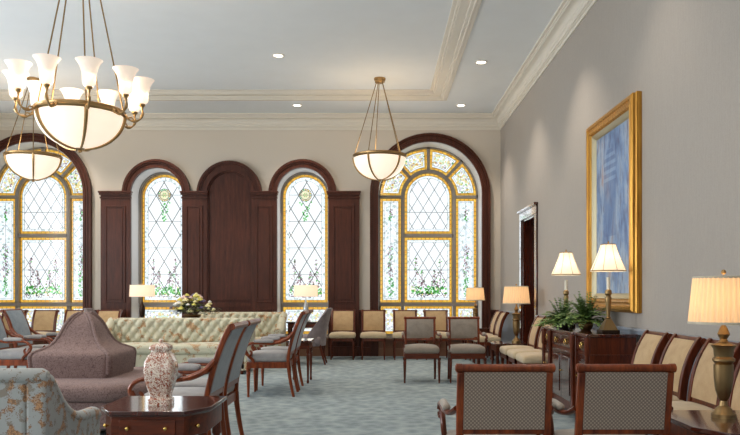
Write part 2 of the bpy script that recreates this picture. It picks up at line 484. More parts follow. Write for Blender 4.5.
# ceiling: flat border, raised tray
TX0, TX1, TY0, TY1 = -7.19, 1.225, .2, 13.7
m = MB()
m.box(XL-.2, XR+.2, TY1, YB+.7, ZC, 5.2); m.box(XL-.2, XR+.2, YN-.2, TY0, ZC, 5.2)
m.box(XL-.2, TX0, TY0, TY1, ZC, 5.2); m.box(TX1, XR+.2, TY0, TY1, ZC, 5.2)
m.box(TX0, TX1, TY0, TY1, ZT, 5.2)
structure(m, 'ceiling', 'ceiling_paint', smooth=0)
def frame_steps(mb, x0, x1, y0, y1, steps):
    """rectangular ring inside x0..y1, stepping inwards; steps = (inset, width, z0, z1)"""
    for ins, w, z0, z1 in steps:
        a, b, c, d_ = x0+ins, x1-ins, y0+ins, y1-ins
        mb.box(a, b, c, c+w, z0, z1); mb.box(a, b, d_-w, d_, z0, z1); mb.box(a, a+w, c+w, d_-w, z0, z1); mb.box(b-w, b, c+w, d_-w, z0, z1)
m = MB(); frame_steps(m, TX0, TX1, TY0, TY1, [(0, .03, ZC-.014, ZT), (.03, .045, ZC+.012, ZT), (.075, .12, ZC+.045, ZT), (.195, .03, ZC+.06, ZT), (.225, .055, ZC+.092, ZT)])
frame_steps(m, TX0-.05, TX1+.05, TY0-.05, TY1+.05, [(0, .05, ZC-.012, ZC+.01)])
structure(m, 'trim_2', 'trim_white', bevel=.005)
# crown moulding: profile swept along each wall
prof = [(0, 4.555), (.02, 4.555), (.02, 4.595), (.034, 4.60), (.034, 4.615), (.05, 4.62), (.05, 4.655), (.066, 4.67)] + \
       [(.06+.085*(1-cos(R(a))), 4.67+.09*sin(R(a))) for a in (20, 40, 60, 80, 90)] + \
       [(.158, 4.765), (.158, 4.79), (.172, 4.795), (.172, 4.815), (.205, 4.82), (.205, 4.851), (0, 4.851)]
def crown(mb, pts, nrm):
    """pts: the wall corner points; offsets mitred inward via nrm"""
    n = len(prof); vs = []
    for (x, y), (nx, ny) in zip(pts, nrm): vs += [(x+nx*o, y+ny*o, z) for o, z in prof]
    mb.add(vs, [(k*n+i, k*n+(i+1) % n, (k+1)*n+(i+1) % n, (k+1)*n+i) for k in range(len(pts)-1) for i in range(n)])
m = MB(); crown(m, [(XL, YN), (XL, YB), (XR, YB), (XR, YN), (XL, YN)], [(1, 1), (1, -1), (-1, -1), (-1, 1), (1, 1)])
structure(m, 'trim_3', 'trim_white', smooth=30)
# chair rail and dado on right wall
m = MB()
for a, b in ((YN, DY0-.15), (DY1+.15, YB)):
    m.box(XR-.045, XR, a, b, .895, .925); m.box(XR-.028, XR, a, b, .86, .9); m.box(XR-.012, XR, a, b, 0, .86)
    m.box(XR-.03, XR, a, b, 0, .16)
structure(m, 'baseboard_right', 'dado_paint', bevel=.006)
m = MB(); m.box(XL, XL+.03, YN, YB, 0, .16); structure(m, 'baseboard_left', 'dark_wood')

# wooden screen on the back wall
def arch_ring(mb, xc, ro, ri, y0, y1, zb=None, seg=28):
    """arched band between radii, optionally with legs to zb; front y0"""
    def outline(r):
        o = arc(xc, SPR, r, 180, 0, seg)
        if zb is not None: o = [(xc-r, zb)]+o+[(xc+r, zb)]
        return o
    A, B = outline(ro), outline(ri); n = len(A); vs = []
    for y in (y0, y1):
        vs += [(p[0], y, p[1]) for p in A]+[(p[0], y, p[1]) for p in B]
    fs = []
    for i in range(n-1):
        fs += [(i, i+1, n+i+1, n+i), (2*n+i, 3*n+i, 3*n+i+1, 2*n+i+1), (i, 2*n+i, 2*n+i+1, i+1), (n+i, n+i+1, 3*n+i+1, 3*n+i)]
    fs += [(0, n, 3*n, 2*n), (n-1, 3*n-1, 4*n-1, 2*n-1)]
    mb.add(vs, fs)
YW = YB-.08
for k, (xc, r) in enumerate(WB):
    m = MB(); zb = 0
    arch_ring(m, xc, r+.17, r, YW+.03, YB, zb); arch_ring(m, xc, r+.17, r+.13, YW-.01, YW+.04, zb); arch_ring(m, xc, r+.05, r+.005, YW+.005, YW+.04, zb)
    arch_ring(m, xc, r+.1, r+.06, YW+.015, YW+.04, zb)
    structure(m, 'trim_%d' % (4+k), 'panel_wood', smooth=30)
X0, X1 = -5.565, -.375
m = MB()
# screen field under the spring line, leaving the two window openings and the blind recess
edges = [(X0, WS[0][0]-.515), (WS[0][0]+.515, -3.43), (-2.53, WS[1][0]-.515), (WS[1][0]+.515, X1)]
for a, b in edges:
    m.box(a, b, YW, YB, 0, SPR)
    w = b-a
    m.box(a-.0, b+.0, YW-.03, YW, 0, .2)                       # plinth
    m.box(a-.012, b+.012, YW-.02, YW+.04, 3.165, 3.2)
    m.box(a-.02, b+.02, YW-.045, YW+.04, 3.235, 3.275)         # cap mouldings
    m.box(a-.032, b+.032, YW-.065, YW+.04, 3.275, 3.31)
    i = .1 if w > .55 else .085
    for z0, z1 in ((.3, .95), (1.08, 3.02)):
        xa, xb = a+i, b-i
        m.box(xa, xb, YW-.006, YW, z0, z1)
        for q in ((xa, xa+.025, z0, z1), (xb-.025, xb, z0, z1)): m.box(q[0], q[1], YW-.022, YW, q[2], q[3])
        m.box(xa+.025, xb-.025, YW-.022, YW, z0, z0+.025); m.box(xa+.025, xb-.025, YW-.022, YW, z1-.025, z1)
        m.box(xa+.06, xb-.06, YW-.018, YW, z0+.06, z1-.06)
structure(m, 'trim_6', 'panel_wood', bevel=.004)
m = MB()
for xc, r, ri in ((WS[0][0], .68, .515), (XC, .65, .45), (WS[1][0], .68, .515)):
    zb = 3.31
    for ro, rr, y in ((r, ri, YW), (r, r-.045, YW-.05), (r-.05, r-.075, YW-.03), (ri+.05, ri, YW-.02)):
        arch_ring(m, xc, ro, rr, y, YB)
structure(m, 'trim_7', 'panel_wood', smooth=30)
# blind arched panel at the centre
m = MB(); m.prism([(XC-.45, 0), (XC+.45, 0)]+arc(XC, SPR, .45, 0, 180, 24), 'y', YB-.02, YB)
arch_ring(m, XC, .45, .425, YW+.02, YB, 1.12)
m.box(XC-.425, XC+.425, YB-.05, YB, 1.12, 1.15); m.box(XC-.45, XC+.45, YB-.045, YB, .98, 1.08); m.box(XC-.38, XC+.38, YB-.04, YB, .25, .92)
m.box(XC-.45, XC+.45, YW-.02, YB, 0, .2)
structure(m, 'trim_8', 'panel_wood', smooth=30)
# low wood dado beneath and beside the windows
m = MB()
for a, b in ((XL, WB[0][0]-1.21), (WB[0][0]+1.21, X0), (X1, WB[1][0]-1.21), (WB[1][0]+1.21, XR)):
    m.box(a, b, YB-.03, YB, 0, .9); m.box(a, b, YB-.055, YB, .88, .93)
    m.box(a, b, YB-.05, YB, 0, .18)
    if b-a > .25:
        m.box(a+.06, b-.06, YB-.042, YB, .26, .82)
structure(m, 'baseboard_back', 'panel_wood', bevel=.004)
m = MB()
for xc, r in WB+WS:
    m.box(xc-r, xc+r, YB-.04, YB+.01, 0, ZB-.04); m.box(xc-r, xc+r, YB-.07, YB+.3, ZB-.04, ZB)
    m.box(xc-r, xc+r, YB-.055, YB, 0, .15)
structure(m, 'trim_9', 'under_window', bevel=.004)

# ------------------------------------------------------------ stained glass windows
YG = YB+.5
def outline(shape, ins):
    """closed outlines shrunk by ins. ('arch',x0,x1,z0,zs) top is a half circle above zs; ('rect',x0,x1,z0,z1); ('sect',xc,zc,r0,r1,a0,a1)"""
    if shape[0] == 'arch':
        _, x0, x1, z0, zs = shape; xc = (x0+x1)/2; r = (x1-x0)/2-ins
        return [(x0+ins, z0+ins), (x1-ins, z0+ins)]+arc(xc, zs, r, 0, 180, 24)
    if shape[0] == 'rect':
        _, x0, x1, z0, z1 = shape
        return [(x0+ins, z0+ins), (x1-ins, z0+ins), (x1-ins, z1-ins), (x0+ins, z1-ins)]
    _, xc, zc, r0, r1, a0, a1 = shape
    ra, rb = r0+ins, r1-ins; da, db = math.degrees(ins/ra), math.degrees(ins/rb)
    return arc(xc, zc, ra, a1-da, a0+da, 10)+arc(xc, zc, rb, a0+db, a1-db, 10)
def pane(win, shape, field, y=YG, yel=.056, dash=.045, dots=True):
    """one leaded light: yellow border, white and blue edging, field"""
    m = MB(); ins = 0; rings = [(yel, 0), (dash, 1)]
    cx = 0
    for w, k in rings:
        A, B = outline(shape, ins), outline(shape, ins+w); n = len(A); m.cur = k
        m.add([(p[0], y, p[1]) for p in A]+[(p[0], y, p[1]) for p in B], [(i, (i+1) % n, n+(i+1) % n, n+i) for i in range(n)])
        ins += w
    A = outline(shape, ins); m.cur = 2
    if shape[0] == 'sect':
        n = len(A)//2; m.add([(p[0], y, p[1]) for p in A], [(i, i+1, 2*n-2-i, 2*n-1-i) for i in range(n-1)])
    else: m.add([(p[0], y, p[1]) for p in A], [tuple(range(len(A)))])
    m.build('leaded_pane', ['glass_yellow', 'glass_dash', field], win, smooth=0)
    l = MB()
    for q in (0, yel, yel+dash):
        A = outline(shape, q); A.append(A[0])
        for a, b in zip(A, A[1:]):
            l.tube([(a[0], y-.004, a[1]), (b[0], y-.004, b[1])], .0035, 4)
    return l
def blob(mb, x, z, r, k, y=None):
    n = random.choice((4, 5, 6)); a0 = random.random()*6; mb.cur = k; y = (YG-.006 if y is None else y)
    mb.add([(x+r*random.uniform(.7, 1.15)*cos(a0+2*PI*i/n), y-.0004*(len(mb.f) % 7), z+r*random.uniform(.7, 1.15)*sin(a0+2*PI*i/n)) for i in range(n)], [tuple(range(n))])
FM = ['glass_green', 'glass_darkgreen', 'glass_mauve', 'glass_pink', 'lead', 'glass_gold', 'glass_cream']
def garden(mb, x0, x1, z0, big=True):
    """flower bed with two tall flowering trees"""
    w = x1-x0
    for i in range(int(w*150)): blob(mb, random.uniform(x0, x1), z0+.06+random.random()**1.4*.15, random.uniform(.014, .032), random.choice((0, 0, 0, 1, 6)))
    for i in range(int(w*70)): blob(mb, random.uniform(x0, x1), z0+random.uniform(0, .07), random.uniform(.012, .02), random.choice((2, 4, 3, 6)))
    for sx, h in ((x0+w*.16, .62), (x1-w*.16, .62), (x0+w*.33, .36), (x1-w*.33, .36)):
        for i in range(54):
            t = random.random(); s = (1-t)*w*.11+.015
            blob(mb, sx+random.uniform(-s, s), z0+.18+t*h, random.uniform(.01, .022), random.choice((2, 2, 3, 3, 0)))
        mb.cur = 4; mb.tube([(sx, YG-.008, z0+.1), (sx+random.uniform(-.02, .02), YG-.008, z0+.18+h)], .004, 4)
def spray(mb, xc, z0, z1, w):
    n = int((z1-z0)*90)
    for i in range(n):
        t = i/n; z = z0+(z1-z0)*t; s = w*(.5+.5*abs(sin(t*9)))
        k = random.choice((0, 0, 1, 0)) if t < .38 else random.choice((2, 3, 2, 0))
        blob(mb, xc+random.uniform(-s, s)*.5, z, random.uniform(.012, .024), k)
def big_window(idx, xc):
    f = MB(); W = 1.05; zt = SPR-.01; y0, y1 = YG-.05, YG+.06
    # outer frame, inner arch frame, mullions
    arch_ring(f, xc, W, W-.05, y0, y1, 1.06)
    ci = .57
    arch_ring(f, xc, ci, ci-.075, y0, y1, 1.06)
    arch_ring(f, xc, ci-.015, ci-.06, y0-.02, y0, 1.06)
    for s in (-1, 1): f.box(xc+s*W, xc+s*ci, y0, y1, SPR-.03, SPR+.03)
    for a in (47, 90, 133):
        c, s_ = cos(R(a)), sin(R(a)); v = []
        for y in (y0, y1):
            for rr, t in ((ci-.02, -.028), (W-.02, -.028), (W-.02, .028), (ci-.02, .028)): v.append((xc+c*rr-s_*t, y, SPR+s_*rr+c*t))
        f.add(v, [(0,1,2,3), (4,7,6,5), (0,4,5,1), (1,5,6,2), (2,6,7,3), (3,7,4,0)])
    f.box(xc-ci+.03, xc+ci-.03, y0, y1, 2.43, 2.5)
    f.box(xc-W, xc+W, y0-.02, y1, 1.0, 1.07); f.box(xc-W, xc+W, y0, y1, ZB, ZB+.06)
    for x in (-W+.03, -ci+.035, ci-.035, W-.03): f.box(xc+x-.03, xc+x+.03, y0, y1, ZB, 1.0)
    f.box(xc-W, xc-W+.05, y0, y1, ZB, 1.06); f.box(xc+W-.05, xc+W, y0, y1, ZB, 1.06)
    win = structure(f, 'window_%d' % idx, 'window_frame', smooth=30)
    L = MB(); ii = ci-.075
    def P(sh, fld, **k):
        l = pane(win, sh, fld, **k); L.add(l.v, l.f)
    P(('arch', xc-ii, xc+ii, 2.5, SPR), 'glass_white_small'); P(('rect', xc-ii, xc+ii, 1.07, 2.43), 'glass_white_small')
    for s in (-1, 1):
        a, b = sorted((xc+s*ci, xc+s*(W-.05))); P(('rect', a, b, 1.07, SPR-.03), 'glass_dash', dash=.03)
        a, b = sorted((xc+s*ci, xc+s*(W-.06))); P(('rect', a, b, ZB+.06, 1.0), 'glass_mosaic', dash=.03)
    P(('rect', xc-ii, xc+ii, ZB+.06, 1.0), 'glass_mosaic')
    for a0, a1 in ((2, 45), (49, 88), (92, 131), (135, 178)): P(('sect', xc, SPR, ci+.0, W-.05, a0, a1), 'glass_mosaic', dash=.03)
    for z in (1.75, 2.95):
        L.tube([(xc-ii, YG-.004, z), (xc+ii, YG-.004, z)], .006, 4)
    for s in (-1, 1):
        xm = xc+s*(ci+W-.05)/2
        L.tube([(xm, YG-.004, 1.2), (xm, YG-.004, 3.15)], .004, 4)
        for z in (1.9, 2.3, 2.7):
            L.tube([(xm-.14, YG-.004, z-.2), (xm, YG-.004, z), (xm+.14, YG-.004, z-.2)], .004, 4)
    L.build('lead_came', 'lead', win, smooth=0)
    g = MB(); garden(g, xc-ii+.12, xc+ii-.12, 1.2)
    for s in (-1, 1): spray(g, xc+s*(ci+W-.05)/2, 1.2, 2.25, .13); spray(g, xc+s*(ci+W-.05)/2, 2.78, 3.02, .07)
    for a in range(6, 176, 2):
        rr = ci+(W-.05-ci)/2+random.uniform(-.09, .09)
        if min(abs(a-q) for q in (47, 90, 133)) > 5:
            blob(g, xc+rr*cos(R(a)), SPR+rr*sin(R(a)), random.uniform(.014, .026), random.choice((0, 2, 5, 3, 1)))
    g.build('glass_flowers', FM, win, smooth=0)
    # jamb lining
    j = MB(); arch_ring(j, xc, 1.0405, 1.03, YB-.04, YG-.05, ZB); j.build('window_jamb', 'reveal_paint', win, smooth=30)
def small_window(idx, xc):
    f = MB(); W = .515; y0, y1 = YG-.06, YG+.05
    arch_ring(f, xc, W, W-.05, y0, y1, 1.06)
    arch_ring(f, xc, W, W-.03, y0-.05, y0, 1.06)
    f.box(xc-W, xc+W, y0-.02, y1, .98, 1.07); f.box(xc-W, xc+W, y0, y1, ZB, ZB+.06)
    f.box(xc-W, xc-W+.05, y0, y1, ZB, 1.06); f.box(xc+W-.05, xc+W, y0, y1, ZB, 1.06)
    win = structure(f, 'window_%d' % idx, 'window_frame', smooth=30)
    L = MB(); ii = W-.05
    def P(sh, fld, **k):
        l = pane(win, sh, fld, **k); L.add(l.v, l.f)
    P(('arch', xc-ii, xc+ii, 1.07, SPR), 'glass_white', dash=.07); P(('rect', xc-ii, xc+ii, ZB+.06, .98), 'glass_mosaic')
    for z in (1.66, 2.21, 2.76, 3.31): L.tube([(xc-ii+.12, YG-.004, z), (xc+ii-.12, YG-.004, z)], .006, 4)
    zc = 3.31
    for r in (.13, .095): L.tube([(xc+r*cos(a*PI/12), YG-.012, zc+r*sin(a*PI/12)) for a in range(25)], .007, 4)
    L.build('lead_came', 'lead', win, smooth=0)
    g = MB(); garden(g, xc-ii+.13, xc+ii-.13, 1.18)
    for i in range(20):
        a = i*PI/10; blob(g, xc+.113*cos(a), zc+.113*sin(a), .017, random.choice((5, 0, 5)), YG-.009)
    g.cur = 6; g.add([(xc+.095*cos(a*PI/10), YG-.007, zc+.095*sin(a*PI/10)) for a in range(20)], [tuple(range(20))])
    for a in range(6): blob(g, xc+.035*cos(a*PI/3), zc+.035*sin(a*PI/3), .014, 0, YG-.009)
    blob(g, xc, zc, .014, 5, YG-.01)
    for i in range(26):
        t = i/26; s = .11*(1-t)+.02; blob(g, xc+random.uniform(-s, s), zc-.13-t*.42, random.uniform(.016, .028), random.choice((0, 0, 1)), YG-.009)
    g.build('glass_flowers', FM, win, smooth=0)
    j = MB(); arch_ring(j, xc, .5155, .507, YB-.03, YG-.06, ZB); j.build('window_jamb', 'reveal_paint', win, smooth=30)
big_window(1, WB[0][0]); small_window(2, WS[0][0]); small_window(3, WS[1][0]); big_window(4, WB[1][0])
# frames for the added, unseen windows of the left and near walls
n = 5
for a, b in LW:
    m = MB()
    for y in (a, (a+b)/2-.03, b-.06): m.box(XL-.18, XL-.12, y, y+.06, .9, 3.9)
    for z in (.9, 2.4, 3.84): m.box(XL-.18, XL-.12, a, b, z, z+.06)
    structure(m, 'window_%d' % n, 'window_frame', smooth=0); n += 1
for a, b in NW:
    m = MB()
    for x in (a, (a+b)/2-.03, b-.06): m.box(x, x+.06, YN-.18, YN-.12, .9, 3.9)
    for z in (.9, 2.4, 3.84): m.box(a, b, YN-.18, YN-.12, z, z+.06)
    structure(m, 'window_%d' % n, 'window_frame', smooth=0); n += 1

# ------------------------------------------------------------ downlights
DL = [(-1.55, 11.5, ZT, 'recessed ceiling light in the raised tray, between the two bowl pendants'),
      (1.6, 11.48, ZC, 'recessed light on the flat ceiling border nearer the camera, right of the tray'),
      (1.58, 14.1, ZC, 'small recessed ceiling light near the corner above the big right window'),
      (-1.54, 14.1, ZC, 'small recessed ceiling light above the right narrow arched window')]
for x, y, z, lab in DL:
    t = thing('ceiling_light', lab, 'ceiling light', (x, y, z), 0, 'recessed ceiling lights')
    MB().lathe([(.075, -.001), (.095, -.001), (.095, -.012), (.085, -.016), (.072, -.008)], n=28, cap=False).build('trim_ring', 'trim_white', t)
    MB().lathe([(.001, -.005), (.074, -.005), (.074, -.002)], n=24).build('lens', 'downlight_lens', t)

# ------------------------------------------------------------ pendants
def bowl_pendant(name, label, loc, ringz, canz, R0=.455, depth=.42, phase=85, rods=True, shades=False):
    t = thing(name, label, 'pendant light', (loc[0], loc[1], canz), 0, None)
    rz = ringz-canz
    MB().lathe([(.001, 0), (.1, 0), (.1, -.03), (.085, -.045), (.085, -.07), (.06, -.085), (.001, -.085)], n=28).build('canopy', 'brass', t)
    MB().lathe([(R0-.02, .03), (R0+.005, .03), (R0+.014, .02), (R0+.008, .0), (R0+.012, -.012), (R0-.004, -.03), (R0-.02, -.03), (R0-.02, .03)], c=(0, 0, rz), n=48, cap=False).build('ring', 'brass', t)
    pr = [(R0*.985*cos(R(a)), -depth*sin(R(a))) for a in range(0, 90, 6)]+[(.002, -depth)]
    MB().lathe(pr, c=(0, 0, rz-.01), n=48, cap=False).build('glass_bowl', 'bowl_glass', t)
    for k in range(5):
        a = R(phase+72*k); c, s = cos(a), -sin(a)
        MB().tube([(c*.06, s*.06, -.08), (c*(R0-.01), s*(R0-.01), rz+.03)], .0075, 8).build('rod', 'old_brass', t)
        pts = [(c*(R0*cos(R(b))+.004), s*(R0*cos(R(b))+.004), rz-.01-(depth+.006)*sin(R(b))) for b in range(0, 86, 7)]
        MB().tube(pts, [.02-.009*i/12 for i in range(len(pts))], 8, flat=1, cap=True).build('strap', 'brass', t)
    MB().lathe([(.001, .03), (.05, .025), (.055, .01), (.04, 0), (.02, -.01), (.022, -.025), (.001, -.035)], c=(0, 0, rz-depth-.015), n=20).build('finial', 'brass', t)
    if shades:
        for k in range(10):
            a = R(phase+36*k); c, s = cos(a), -sin(a); M = Matrix.Rotation(math.atan2(s, c), 4, 'Z')
            m = MB(); m.M = M
            pts = [(R0+.005, 0, rz+.0), (R0+.03, 0, rz-.035), (R0+.075, 0, rz-.06), (R0+.12, 0, rz-.055), (R0+.155, 0, rz-.03), (.602, 0, rz+.02), (.595, 0, rz+.06), (.595, 0, rz+.095)]
            pts = smooth_path(pts, 3)
            m.tube(pts, [.012+.004*sin(i) for i in range(len(pts))], 8)
            m.tube([(R0+.03, 0, rz-.03), (R0+.07, 0, rz-.02), (R0+.085, 0, rz-.045), (R0+.065, 0, rz-.055)], .008, 6)
            m.lathe([(.001, .045), (.018, .05), (.03, .062), (.033, .075), (.024, .082), (.001, .084)], c=(.595, 0, rz+.04), n=16)
            arm = m.build('arm', 'brass', t)
            g = MB(); g.M = M
            p = [(.02, .078), (.045, .085), (.06, .11), (.063, .15), (.066, .2), (.078, .25), (.096, .29), (.118, .32), (.123, .325), (.115, .322), (.092, .288), (.07, .24), (.058, .19)]
            g.lathe([(r, z) for r, z in p], c=(.595, 0, rz+.04), n=24, cap=False).build('glass_shade', 'tulip_glass', arm)
            b = MB(); b.M = M
            b.ball((.595, 0, rz+.17), .032, sz=(1, 1, 1.3)).build('bulb', 'bulb', arm)
            pl(Vector((loc[0]+.595*c, loc[1]+.595*s, canz+rz+.215)), 1.0, .03)
    pl(Vector((loc[0], loc[1], canz+rz+.06)), 24 if shades else 13, .2)
    return t
def smooth_path(pts, k=3):
    P = [Vector(p) for p in pts]; out = []
    for i in range(len(P)-1):
        p0, p1, p2, p3 = P[max(i-1, 0)], P[i], P[i+1], P[min(i+2, len(P)-1)]
        for j in range(k):
            t = j/k; out.append(.5*((2*p1)+(p2-p0)*t+(2*p0-5*p1+4*p2-p3)*t*t+(3*p1-p0-3*p2+p3)*t**3))
    out.append(P[-1]); return [tuple(p) for p in out]
WARM = (1, .78, .52)
def pl(loc, e, r, col=WARM):
    l = bpy.data.lights.new('lamp_light', 'POINT'); l.energy = e; l.shadow_soft_size = r; l.color = col
    o = bpy.data.objects.new('lamp_light', l); COL.objects.link(o); o.location = loc; return o
bowl_pendant('chandelier', 'large brass chandelier with ten tulip glass shades around a white bowl', (XC, 7.4), 3.06, ZT, .425, .35, 60.5, True, True)
bowl_pendant('pendant_light', 'brass and white glass bowl pendant hanging before the big right window', (.03, 12.73), 3.61, ZT, .455, .385, 115)
bowl_pendant('pendant_light', 'brass and white glass bowl pendant at far left, behind the chandelier', (-5.93, 12.73), 3.61, ZT, .455, .385, 65)

# ------------------------------------------------------------ chairs
def spin_leg(mb, x, y, z1, r=.022, z0=0):
    mb.lathe([(r*.55, z0), (r*.62, z0+.02), (r*.6, z0+.03), (r*.95, z0+.26), (r*1.05, z0+.3), (r*.75, z0+.312), (r*1.1, z0+.325), (r*1.1, z1)], c=(x, y, 0), n=12)

def zclip(p2, z0, z1, n=6):
    """the piece of a rising (y,z) path between two heights"""
    z0 = max(z0, p2[0][1]); z1 = min(z1, p2[-1][1]); out = []
    for k in range(n+1):
        z = z0+(z1-z0)*k/n
        for a, b in zip(p2, p2[1:]):
            if a[1]-1e-9 <= z <= b[1]+1e-9:
                u = (z-a[1])/max(1e-9, b[1]-a[1]); out.append((a[0]+(b[0]-a[0])*u, z)); break
    return out
def make_side_chair():
    t = thing('side_chair', '', 'chair'); w = .235
    MB().cushion((0, -.01, .455), (.5, .46, .10), .04, .025).build('seat', 'seat_cream', t)
    m = MB(); m.box(-.235, .235, -.22, -.19, .35, .415); m.box(-.235, .235, .17, .2, .35, .415); m.box(-.235, -.205, -.22, .2, .35, .415); m.box(.205, .235, -.22, .2, .35, .415)
    m.build('seat_frame', 'mahogany', t, bevel=.004)
    path = smooth_path([(0, .19, .48), (0, .195, .56), (0, .215, .68), (0, .255, .8), (0, .31, .9), (0, .335, .925)], 3)
    p2 = [(q[1], q[2]) for q in path]
    MB().slab(zclip(p2, .54, .905), .035, -.195, .195, 6, .012).build('backrest', 'tan_fabric', t, smooth=60)
    for s in (-1, 1):
        MB().slab(p2, [.055]*len(p2), s*.195, s*.235).build('back_post', 'mahogany', t, bevel=.006)
    MB().tube([(-.245, .335, .915), (.245, .335, .915)], .022, 10).build('top_rail', 'mahogany', t)
    MB().slab(zclip(p2, .505, .55), .03, -.196, .196).build('lower_rail', 'mahogany', t, bevel=.004)
    for s in (-1, 1):
        m = MB(); m.prism([(s*.19, -.215), (s*.232, -.215), (s*.232, -.173), (s*.19, -.173)], 'z', .3, .36)
        m.tube([(s*.211, -.194, 0), (s*.211, -.194, .32)], [.013, .022], 8); m.build('leg', 'mahogany', t)
        m = MB(); m.tube([(s*.215, .25, 0), (s*.215, .215, .2), (s*.215, .19, .42)], [.015, .019, .022], 8); m.build('leg', 'mahogany', t)
    return t
def make_low_armchair():
    t = thing('low_armchair', '', 'armchair')
    MB().cushion((0, -.02, .46), (.5, .48, .1), .04, .03).build('seat', 'taupe_fabric', t)
    m = MB(); m.box(-.245, .245, -.25, -.22, .34, .415); m.box(-.24, .24, .19, .22, .34, .415); m.box(-.245, -.215, -.22, .2, .34, .415); m.box(.215, .245, -.22, .2, .34, .415)
    m.build('seat_frame', 'mahogany_wide', t, bevel=.004)
    p = smooth_path([(0, .21, .42), (0, .22, .56), (0, .245, .72), (0, .275, .88)], 4); p2 = [(q[1], q[2]) for q in p]
    fr = zclip(p2, .6, .878)
    MB().slab(fr, .03, -.195, .195, 6, .02).build('backrest', 'taupe_fabric', t, smooth=60)
    MB().slab([(a+.018, b) for a, b in fr], .008, -.193, .193, 4).build('back_panel', 'lattice_fabric', t, label='patterned fabric panel on the outside of the back')
    for s in (-1, 1):
        m = MB(); m.slab(p2, .032, s*.192, s*.228); m.build('back_post', 'chair_wood', t, bevel=.006)
    m = MB(); m.tube([(-.21, .28, .898), (.21, .28, .898)], .019, 14, cap=True)
    for s in (-1, 1):
        m.tube([(s*.205, .28, .898), (s*.233, .28, .898)], .0215, 14); m.tube([(s*.231, .28, .898), (s*.237, .28, .898)], .014, 12)
    m.build('top_rail', 'chair_wood', t, label='round top rail with turned ends')
    m = MB(); m.slab(zclip(p2, .575, .625), .03, -.196, .196); m.build('lower_rail', 'chair_wood', t, bevel=.004)
    for s in (-1, 1):
        pts = smooth_path([(s*.225, .235, .70), (s*.245, .15, .665), (s*.262, .02, .655), (s*.266, -.12, .665), (s*.266, -.2, .66), (s*.266, -.235, .625), (s*.262, -.225, .585), (s*.26, -.2, .6)], 3)
        a = MB().tube(pts, [.014]*(len(pts)-3)+[.015, .013, .01], 8, flat=1.3, up=(0, 0, 1)).build('armrest', 'mahogany', t)
        MB().cushion((s*.26, -.02, .68), (.042, .22, .032), .016, .008, 4).build('arm_pad', 'taupe_fabric', a)
        pts = smooth_path([(s*.258, -.2, .62), (s*.256, -.165, .56), (s*.25, -.17, .5), (s*.236, -.21, .44), (s*.236, -.225, .38)], 3)
        MB().tube(pts, .016, 8).build('arm_support', 'mahogany', t)
        m = MB(); spin_leg(m, s*.242, -.235, .36); m.build('leg', 'mahogany', t)
        m = MB(); m.tube([(s*.222, .28, 0), (s*.22, .24, .2), (s*.215, .215, .43)], [.016, .02, .022], 8); m.build('leg', 'mahogany', t)
    return t
def make_tall_armchair():
    t = thing('tall_armchair', '', 'armchair')
    MB().cushion((0, -.03, .475), (.52, .5, .11), .045, .025).build('seat', 'gray_fabric', t)
    m = MB(); m.box(-.27, .27, -.275, -.245, .35, .425); m.box(-.25, .25, .2, .23, .35, .425)
    for s in (-1, 1): m.prism([(s*.245, -.25), (s*.27, -.25), (s*.25, .22), (s*.225, .22)], 'z', .35, .425)
    m.build('seat_frame', 'chair_wood', t, bevel=.004)
    p = smooth_path([(0, .225, .40), (0, .23, .52), (0, .265, .68), (0, .315, .84), (0, .37, .97), (0, .41, 1.03)], 4); p2 = [(q[1], q[2]) for q in p]
    fr = zclip(p2, .55, 1.015)
    MB().slab(fr, .04, -.215, .215, 6, .02).build('backrest', 'blue_gray_fabric', t, smooth=60)
    for s in (-1, 1): MB().slab(p2, .04, s*.215, s*.26).build('back_post', 'chair_wood', t, bevel=.008)
    MB().tube([(-.268, .412, 1.02), (.268, .412, 1.02)], .024, 12).build('top_rail', 'chair_wood', t)
    MB().slab(zclip(p2, .5, .56), .035, -.216, .216).build('lower_rail', 'chair_wood', t, bevel=.004)
    for s in (-1, 1):
        x = s*.262
        pts = smooth_path([(s*.245, .29, .78), (x, .22, .71), (x, .12, .665), (x, 0, .645), (s*.27, -.14, .655), (s*.275, -.24, .645), (s*.275, -.3, .59), (s*.275, -.28, .525), (s*.273, -.235, .505), (s*.27, -.215, .54), (s*.27, -.235, .565)], 3)
        n = len(pts)
        a = MB().tube(pts, [.022 if i < n*.2 else .017 for i in range(n-5)]+[.016, .015, .014, .012, .01], 8, flat=1.2, up=(0, 0, 1) if 0 else None).build('armrest', 'chair_wood', t)
        MB().cushion((s*.268, -.07, .678), (.052, .24, .04), .018, .01, 4).build('arm_pad', 'gray_fabric', a)
        pts = smooth_path([(s*.275, -.29, .57), (s*.272, -.25, .5), (s*.265, -.2, .45), (s*.262, -.19, .41)], 3)
        MB().tube(pts, .018, 8).build('arm_support', 'chair_wood', t)
        m = MB(); spin_leg(m, s*.248, -.258, .36, .024); m.build('leg', 'chair_wood', t)
        m = MB(); m.tube(smooth_path([(s*.235, .29, 0), (s*.235, .26, .14), (s*.237, .235, .3), (s*.238, .225, .42)], 3), [.017+.008*i/9 for i in range(10)], 8); m.build('leg', 'chair_wood', t)
    return t
